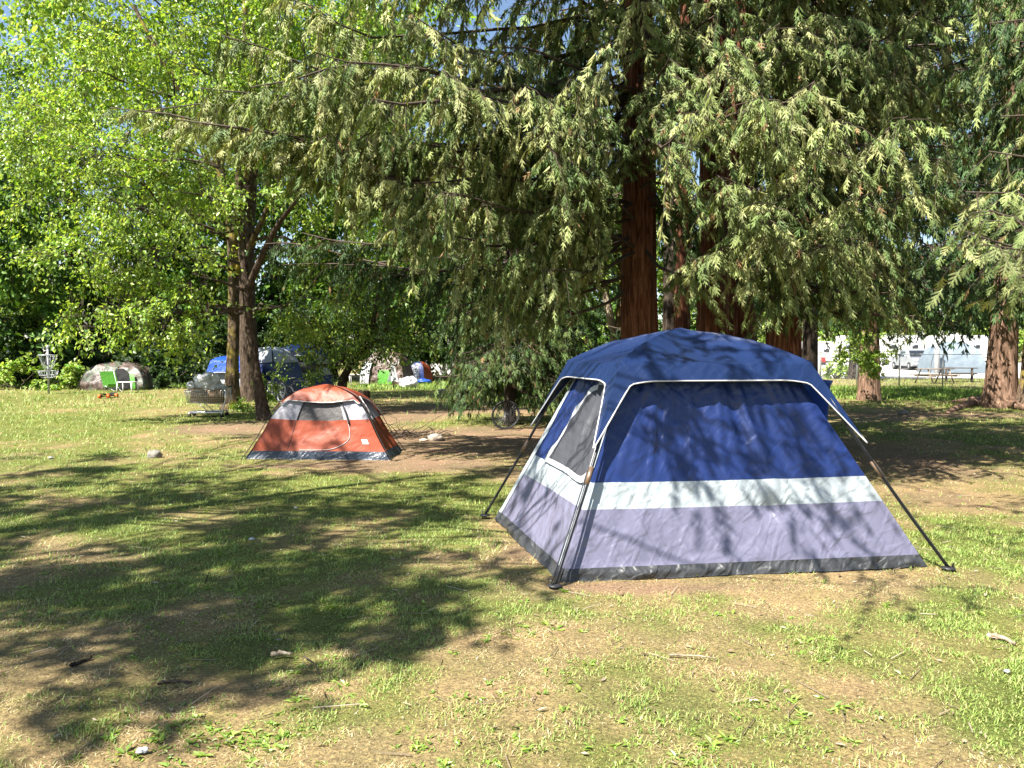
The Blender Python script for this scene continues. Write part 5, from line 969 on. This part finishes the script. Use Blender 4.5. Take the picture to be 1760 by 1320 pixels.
# sticks and scraps in the foreground
for lab, pts, r_, mk in [('dark curved stick on the dry grass at the lower left', [(120, 1150), (140, 1143), (158, 1136)], .011, 'darkbark'), ('pale driftwood-like stick on the lawn left of centre', [(470, 1131), (485, 1129), (500, 1130)], .014, 'palebark'), ('thin arched twig beside the pale stick', [(522, 1132), (540, 1145), (548, 1165)], .004, 'twig'), ('pale broken branch piece near the right edge of the lawn', [(1698, 1098), (1720, 1104), (1745, 1112)], .017, 'palebark'), ('long straight dry stalk on the grass below the tent', [(1150, 1130), (1190, 1132), (1232, 1136)], .006, 'palebark'), ('dark twig standing out of the grass left of the tent', [(352, 1005), (356, 995), (360, 985)], .005, 'darkbark'), ('fallen branch lying across the grass on the left', [(270, 1180), (300, 1176), (330, 1178)], .008, 'twig')]:
    acc = Acc(); P = smooth_path(np.array([gp(*p) + up * (.012 + r_ * .6) for p in pts]), 12); P += rng.normal(size=P.shape) * r_ * .25; add_tube(acc, P, r_ * np.linspace(1, .55, 12), 7); tag(acc.build('stick', M[mk]), lab, 'stick', 'sticks on the lawn')
for lab, px, py, r_ in [('crumpled white tissue on the grass in mid lawn', 433, 930, .035), ('white paper scrap on the grass below the orange tent', 508, 876, .025), ('white scrap lying on the lower left lawn', 245, 1298, .035), ('white paper scrap on the far right lawn', 1730, 1160, .025), ('pale scrap on the grass at the upper left', 88, 789, .05)]:
    acc = Acc(); blob(acc, gp(px, py) + up * .02, (r_ * .65, r_ * .45, r_ * .3), px, 9, .5, 2.5); tag(acc.build('paper_scrap', M['bag']), lab, 'paper scrap', 'litter scraps on the lawn')
# surface roots of the fluted redwood
acc = Acc()
for (pts, r_) in [([(1700, 694), (1668, 698), (1640, 706), (1628, 710)], .16), ([(1735, 702), (1765, 706), (1800, 712)], .14), ([(1690, 690), (1650, 692), (1625, 693)], .1)]:
    P = smooth_path(np.array([gp(*p) for p in pts]), 14); P[:, 2] += np.linspace(.12, -.02, 14); add_tube(acc, P, r_ * np.linspace(1, .35, 14), 10)
for o in bpy.data.objects:
    if o.get('label', '').startswith('thick fluted redwood'): acc.build('roots', M['greybark'], o)
# ------------------------------------------------------------------ fence and what lies beyond
FA_, FB_ = gp(1395, 663), gp(1800, 668); fa, fb = FA_ + (FA_ - FB_) * .35, FB_ + (FB_ - FA_) * .5
rt = root('chain_link_fence', 'low chain-link fence with steel posts along the gravel lot', 'fence', fa); nP = 10; FH = 1.5
for k in range(nP + 1):
    p = fa + (fb - fa) * k / nP; acc = Acc(); add_tube(acc, [p - up * .05, p + up * FH, p + up * (FH + .04)], [.03, .03, .015], 8); acc.build('post', M['steel'], rt)
acc = Acc(); add_tube(acc, [fa + up * FH, fb + up * FH], .022, 6); acc.build('top_rail', M['steel'], rt)
acc = Acc(); L_ = np.linalg.norm(fb - fa); n = int(L_ / .065); d_ = unit(fb - fa); x0 = np.arange(n) * .065
for sg_ in (1, -1):
    lo, hi_ = x0, x0 + sg_ * (FH - .05); A = fa + d_ * lo[:, None] + up * .04; B = fa + d_ * hi_[:, None] + up * (FH - .01); ok = (hi_ > 0) & (hi_ < L_); add_segs(acc, A[ok], B[ok], .0016, .0016)
w_ = acc.build('wire_mesh', M['steel'], rt); w_['kind'] = 'stuff'
for lab, px, py, h, r_, mk in [('thick grey post left of the lone redwood trunk, beyond the fence', 1408, 650, 1.55, .1, 'concrete'), ('thick grey post beside the silver pickup', 1610, 642, 2.3, .14, 'concrete')]:
    g = gp(px, py); rt = root('bollard_post', lab, 'post', g, 'posts at the gravel lot'); acc = Acc(); add_box(acc, g + up * h / 2, (r_ * 2, r_ * 2, h), rotz(.3), .03); acc.build('shaft', M[mk], rt); acc = Acc(); add_box(acc, g + up * (h + .02), (r_ * 2.2, r_ * 2.2, .05), rotz(.3), .015); acc.build('cap', M[mk], rt)
b = gp(1469, 652); rt = root('shaded_tree', 'dark tree trunk just behind the lone pale redwood trunk', 'tree', b); acc = Acc(); trunk_mesh(acc, [b - up * .05, b + up * 1.2, b + up * 4, b + up * 8], [.36, .31, .28, .15], 40, 24, .12, .4, .4, 8); acc.build('trunk', M['darkbark'], rt)
cr, wd = Acc(), Acc()
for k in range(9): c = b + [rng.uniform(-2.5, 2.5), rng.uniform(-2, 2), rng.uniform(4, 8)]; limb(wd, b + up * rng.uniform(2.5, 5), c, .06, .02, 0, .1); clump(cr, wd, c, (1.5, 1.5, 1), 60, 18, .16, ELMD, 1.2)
wd.build('limbs', M['twig'], rt); cr.build('crown', M['leaf_far'], rt)
# picnic tables
for lab, px, py, an in [('wooden picnic table standing behind the fence', 1606, 659, .2), ('dark wooden picnic table standing before the pale tarp tent', 1648, 656, -.5)]:
    g = gp(px, py); rt = root('picnic_table', lab, 'picnic table', g, 'picnic tables by the fence'); Mz = rotz(an); tip = False; wm = 'twig' if 'dark' in lab else 'wood'
    Mt = Mz @ (np.array([[1, 0, 0], [0, .8, -.6], [0, .6, .8]]) if tip else np.eye(3)); off = up * (.25 if tip else 0)
    for k in range(5): acc = Acc(); add_box(acc, g + off + Mt @ np.array([0, -.3 + .15 * k, .74]), (1.7, .135, .04), Mt, .006); acc.build('plank', M[wm], rt)
    for y in (-.68, .68): acc = Acc(); add_box(acc, g + off + Mt @ np.array([0, y, .44]), (1.7, .24, .04), Mt, .006); acc.build('bench_plank', M[wm], rt)
    for x in (-.6, .6):
        for s in (-1, 1): acc = Acc(); add_tube(acc, [g + off + Mt @ np.array([x, s * .25, .72]), g + off + Mt @ np.array([x, s * .65, 0])], .045, 4); acc.build('leg', M[wm], rt)
        acc = Acc(); add_box(acc, g + off + Mt @ np.array([x + .05, 0, .41]), (.04, 1.5, .09), Mt); acc.build('crossbar', M[wm], rt)
# pickup truck, seen from the front
M['silver'] = plain('silver_car_paint', (.4, .42, .45), .28, .04, 3, 0, metal=.5); M['red'] = plain('red_car_paint', (.5, .02, .02), .3, .05, 3, 0); M['cream'] = plain('white_camper_panel', (.55, .55, .535), .4, .05, 1.2, .05); M['lamp'] = plain('lamp_lens', (.7, .7, .68), .1, .05, 5, 0); M['stripe'] = plain('grey_stripe', (.2, .22, .26), .5, .1)
def loft(acc, secs):    # secs: list of rings (n,3) closed
    add_grid(acc, np.stack(secs, 1), wrap=True)
    for ring, rev in ((secs[0], False), (secs[-1], True)):
        c = ring.mean(0); n = len(ring); acc.add(np.concatenate([ring, [c]]), None, [((k + 1) % n, k, n) if not rev else (k, (k + 1) % n, n) for k in range(n)])
def vehicle(name, label, cat, g, ang, prof, W, wheels, glass, paint, lamps, extra=()):
    """prof: side outline (x forward, z) ; body lofted across the width with rounded flanks"""
    Mz = rotz(ang); rt = root(name, label, cat, g); T_ = lambda p: np.asarray(g) + np.asarray(p) @ Mz.T
    pr = np.array(prof, float); c = pr.mean(0); secs = []
    for y, k in ((-1, .97), (-.97, .99), (-.6, 1), (0, 1.003), (.6, 1), (.97, .99), (1, .97)):
        q = c + (pr - c) * k; taper = 1 - .09 * np.clip((q[:, 1] - 1.0) / .7, 0, 1); secs.append(T_(np.stack([q[:, 0], y * W / 2 * taper, q[:, 1]], -1)))
    acc = Acc(); loft(acc, secs); acc.build('body', M[paint], rt, smooth=False)
    for x, s in [(x, s) for x in wheels for s in (-1, 1)]:
        acc = Acc(); yy = s * (W / 2 - .1); add_tube(acc, [T_([x, yy - .11, .36]), T_([x, yy + .13 * s if s > 0 else yy + .11, .36])] if s > 0 else [T_([x, yy - .13, .36]), T_([x, yy + .11, .36])], .36, 22); w_ = acc.build('wheel', M['rubber'], rt); acc = Acc(); add_tube(acc, [T_([x, s * W / 2 + .03 * s - .01, .36]), T_([x, s * W / 2 + .045 * s, .36])], .2, 16); acc.build('rim', M['steel'], w_)
    for nm, q in glass: acc = Acc(); q = T_(np.array(q, float)); acc.add(q, [(0, 1, 2, 3)]); acc.build(nm, M['glass'], rt)
    for nm, mk, c_, sz in list(lamps) + list(extra): acc = Acc(); add_box(acc, T_(np.array(c_, float)), sz, Mz, .02); acc.build(nm, M[mk], rt)
    return rt
PR = [(2.65, .42), (2.72, .6), (2.7, .92), (2.5, 1.08), (1.35, 1.18), (.75, 1.78), (.4, 1.84), (-.55, 1.82), (-.85, 1.2), (-2.6, 1.16), (-2.65, .5), (-2.3, .4), (2.3, .34)]
gt = gp(1594, 637)
vehicle('pickup_truck', 'silver pickup truck parked on the gravel lot facing the fence', 'pickup', gt + [0, 2.5, 0], R(-97), PR, 1.9, (1.75, -1.75), [('windscreen', [(1.36, -.72, 1.21), (1.36, .72, 1.21), (.8, .62, 1.74), (.8, -.62, 1.74)]), ('side_window', [(.95, -.935, 1.2), (-.4, -.935, 1.2), (-.35, -.88, 1.66), (.65, -.88, 1.66)])], 'silver',
        [('headlight', 'lamp', (2.68, -.7, .88), (.1, .34, .16)), ('headlight', 'lamp', (2.68, .7, .88), (.1, .34, .16))], [('grille', 'plasticblack', (2.72, 0, .82), (.06, .95, .22)), ('bumper', 'steel', (2.76, 0, .56), (.16, 1.8, .18)), ('side_mirror', 'silver', (1.15, -1.02, 1.25), (.1, .18, .16)), ('side_mirror', 'silver', (1.15, 1.02, 1.25), (.1, .18, .16))])
CARP = [(2.1, .35), (2.2, .6), (2.1, .8), (1.1, .95), (.45, 1.4), (-.9, 1.42), (-1.6, 1.0), (-2.15, .92), (-2.2, .4)]
vehicle('parked_car', 'red car half hidden beside the white camper', 'car', gp(1400, 629) + [0, 3, 0], R(190), CARP, 1.75, (1.35, -1.35), [('side_window', [(1.0, .885, .98), (-1.3, .885, .98), (-.85, .84, 1.36), (.45, .84, 1.36)]), ('windscreen', [(1.12, -.7, .97), (1.12, .7, .97), (.5, .6, 1.38), (.5, -.6, 1.38)])], 'red', [('headlight', 'lamp', (2.15, -.6, .7), (.1, .3, .12)), ('headlight', 'lamp', (2.15, .6, .7), (.1, .3, .12))])
def camper(label, g, ang, L, W, H, paint='cream'):
    Mz = rotz(ang); rt = root('camper', label, 'camper', g, 'campers on the gravel lot'); T_ = lambda p: np.asarray(g) + np.asarray(p, float) @ Mz.T
    pr = np.array([(-L / 2, .55), (L / 2 - .5, .55), (L / 2, .95), (L / 2 + .05, H - .7), (L / 2 - .35, H - .1), (L / 2 - .7, H), (-L / 2 + .25, H), (-L / 2, H - .2)]); acc = Acc()
    loft(acc, [T_(np.stack([pr[:, 0] * k, 0 * pr[:, 0] + y * W / 2, pr[:, 1]], -1)) for y, k in ((-1, .985), (-.96, 1), (.96, 1), (1, .985))]); acc.build('body', M[paint], rt, smooth=False)
    for k, x in enumerate(np.linspace(-L / 2 + .8, L / 2 - 1.0, 4)):
        acc = Acc(); add_box(acc, T_([x, -W / 2 - .01, H * .62]), (.75, .05, .5), Mz, .02); f_ = acc.build('window', M['steel'], rt); acc = Acc(); add_box(acc, T_([x, -W / 2 - .035, H * .62]), (.65, .03, .4), Mz); acc.build('pane', M['glass'], f_)
    acc = Acc(); add_box(acc, T_([.3, -W / 2 - .012, 1.45]), (.62, .04, 1.7), Mz, .02); d_ = acc.build('door', M['cream'], rt); acc = Acc(); add_box(acc, T_([.52, -W / 2 - .04, 1.4]), (.05, .04, .12), Mz); acc.build('handle', M['plasticblack'], d_)
    acc = Acc(); add_box(acc, T_([-L * .22, -W / 2 - .004, 1.0]), (L * .5, .03, .14), Mz); add_box(acc, T_([L * .28, -W / 2 - .004, 1.0]), (L * .36, .03, .14), Mz); acc.build('stripe', M['stripe'], rt)
    acc = Acc(); add_box(acc, T_([L / 2 + .03, 0, H * .62]), (.05, W * .6, .5), Mz, .02); acc.build('front_window', M['glass'], rt)
    for x in (-.5, .35):
        for s in (-1, 1): acc = Acc(); add_tube(acc, [T_([x, s * (W / 2 - .25), .35]), T_([x, s * (W / 2 - .02), .35])], .35, 18); acc.build('wheel', M['rubber'], rt)
    acc = Acc(); add_box(acc, T_([-L * .15, 0, H + .1]), (.8, .7, .22), Mz, .05); acc.build('roof_vent', M[paint], rt)
camper('white camper trailer parked left of the lone redwood trunk', gp(1420, 628) + [0, 3, 0], R(4), 6.5, 2.4, 2.9)
camper('long white camper behind the silver pickup', gp(1545, 629) + [0, 5, 0], R(-3), 9.5, 2.5, 3.6)
camper('white camper glimpsed at the right beyond the pale tarp tent', gp(1700, 629) + [0, 5, 0], R(-10), 8, 2.5, 3.6)
# barrels by the camper
for lab, px in [('dark barrel standing in front of the long white camper', 1541), ('second dark barrel, right of the other, before the long white camper', 1554)]:
    g = gp(px, 634); rt = root('barrel', lab, 'barrel', g, 'barrels by the camper'); acc = Acc(); t = np.linspace(0, 2 * np.pi, 20, endpoint=False); zz = np.array([0, .02, .3, .32, .6, .62, .9, .92]) * 1.3; rr_ = np.array([0.28, .3, .3, .315, .3, .315, .3, .26]); add_grid(acc, np.stack([np.stack([g[0] + rr_ * math.cos(q), g[1] + rr_ * math.sin(q), zz], -1) for q in t]), wrap=True); acc.build('drum', M['plasticblack'], rt); acc = Acc(); add_grid(acc, np.stack([np.stack([g[0] + np.array([0, .27]) * math.cos(q), g[1] + np.array([0, .27]) * math.sin(q), np.array([1.2, 1.18])], -1) for q in t]), wrap=True); acc.build('lid', M['pole'], rt)
# houses behind the thickets
M['stucco'] = plain('white_stucco', (.6, .59, .57), .9, .06, 1.5, .3, 40); M['shingle'] = plain('grey_shingles', (.16, .15, .14), .9, .25, 3, .5, 12)
def house(label, px, d, W, D_, H, ang):
    g = at(px, 600, d); g[2] = 0; Mz = rotz(ang); rt = root('house', label, 'house', g, 'houses behind the camp'); T_ = lambda p: g + np.asarray(p, float) @ Mz.T
    acc = Acc(); add_box(acc, g + up * H / 2, (W, D_, H), Mz); acc.build('wall', M['stucco'], rt, smooth=False)
    acc = Acc(); e = .4; rise = D_ * .22; q = [T_(p) for p in [(-W / 2 - e, -D_ / 2 - e, H + .003), (W / 2 + e, -D_ / 2 - e, H + .003), (W / 2 + e, D_ / 2 + e, H + .003), (-W / 2 - e, D_ / 2 + e, H + .003), (-W / 2 - e, 0, H + rise), (W / 2 + e, 0, H + rise)]]; acc.add(q, [(0, 1, 5, 4), (2, 3, 4, 5), (0, 3, 2, 1)], [(0, 4, 3), (1, 2, 5)]); acc.build('roof', M['shingle'], rt, smooth=False)
    for x in np.linspace(-W / 2 + 1.6, W / 2 - 1.6, max(2, int(W / 3))):
        for z in ((1.5,) if H < 4 else (1.5, 4.3)):
            acc = Acc(); add_box(acc, T_([x, -D_ / 2 - .03, z]), (1.2, .1, 1.2), Mz, .02); f_ = acc.build('window', M['wplastic'], rt); acc = Acc(); add_box(acc, T_([x, -D_ / 2 - .075, z]), (1.0, .04, 1.0), Mz); acc.build('pane', M['glass'], f_)
house('white house glimpsed through the elm leaves on the left', 200, 51, 12, 8, 5.6, R(6)); house('pale house glimpsed behind the young redwood', 775, 58, 9, 8, 5.6, R(-8))
build_grass()
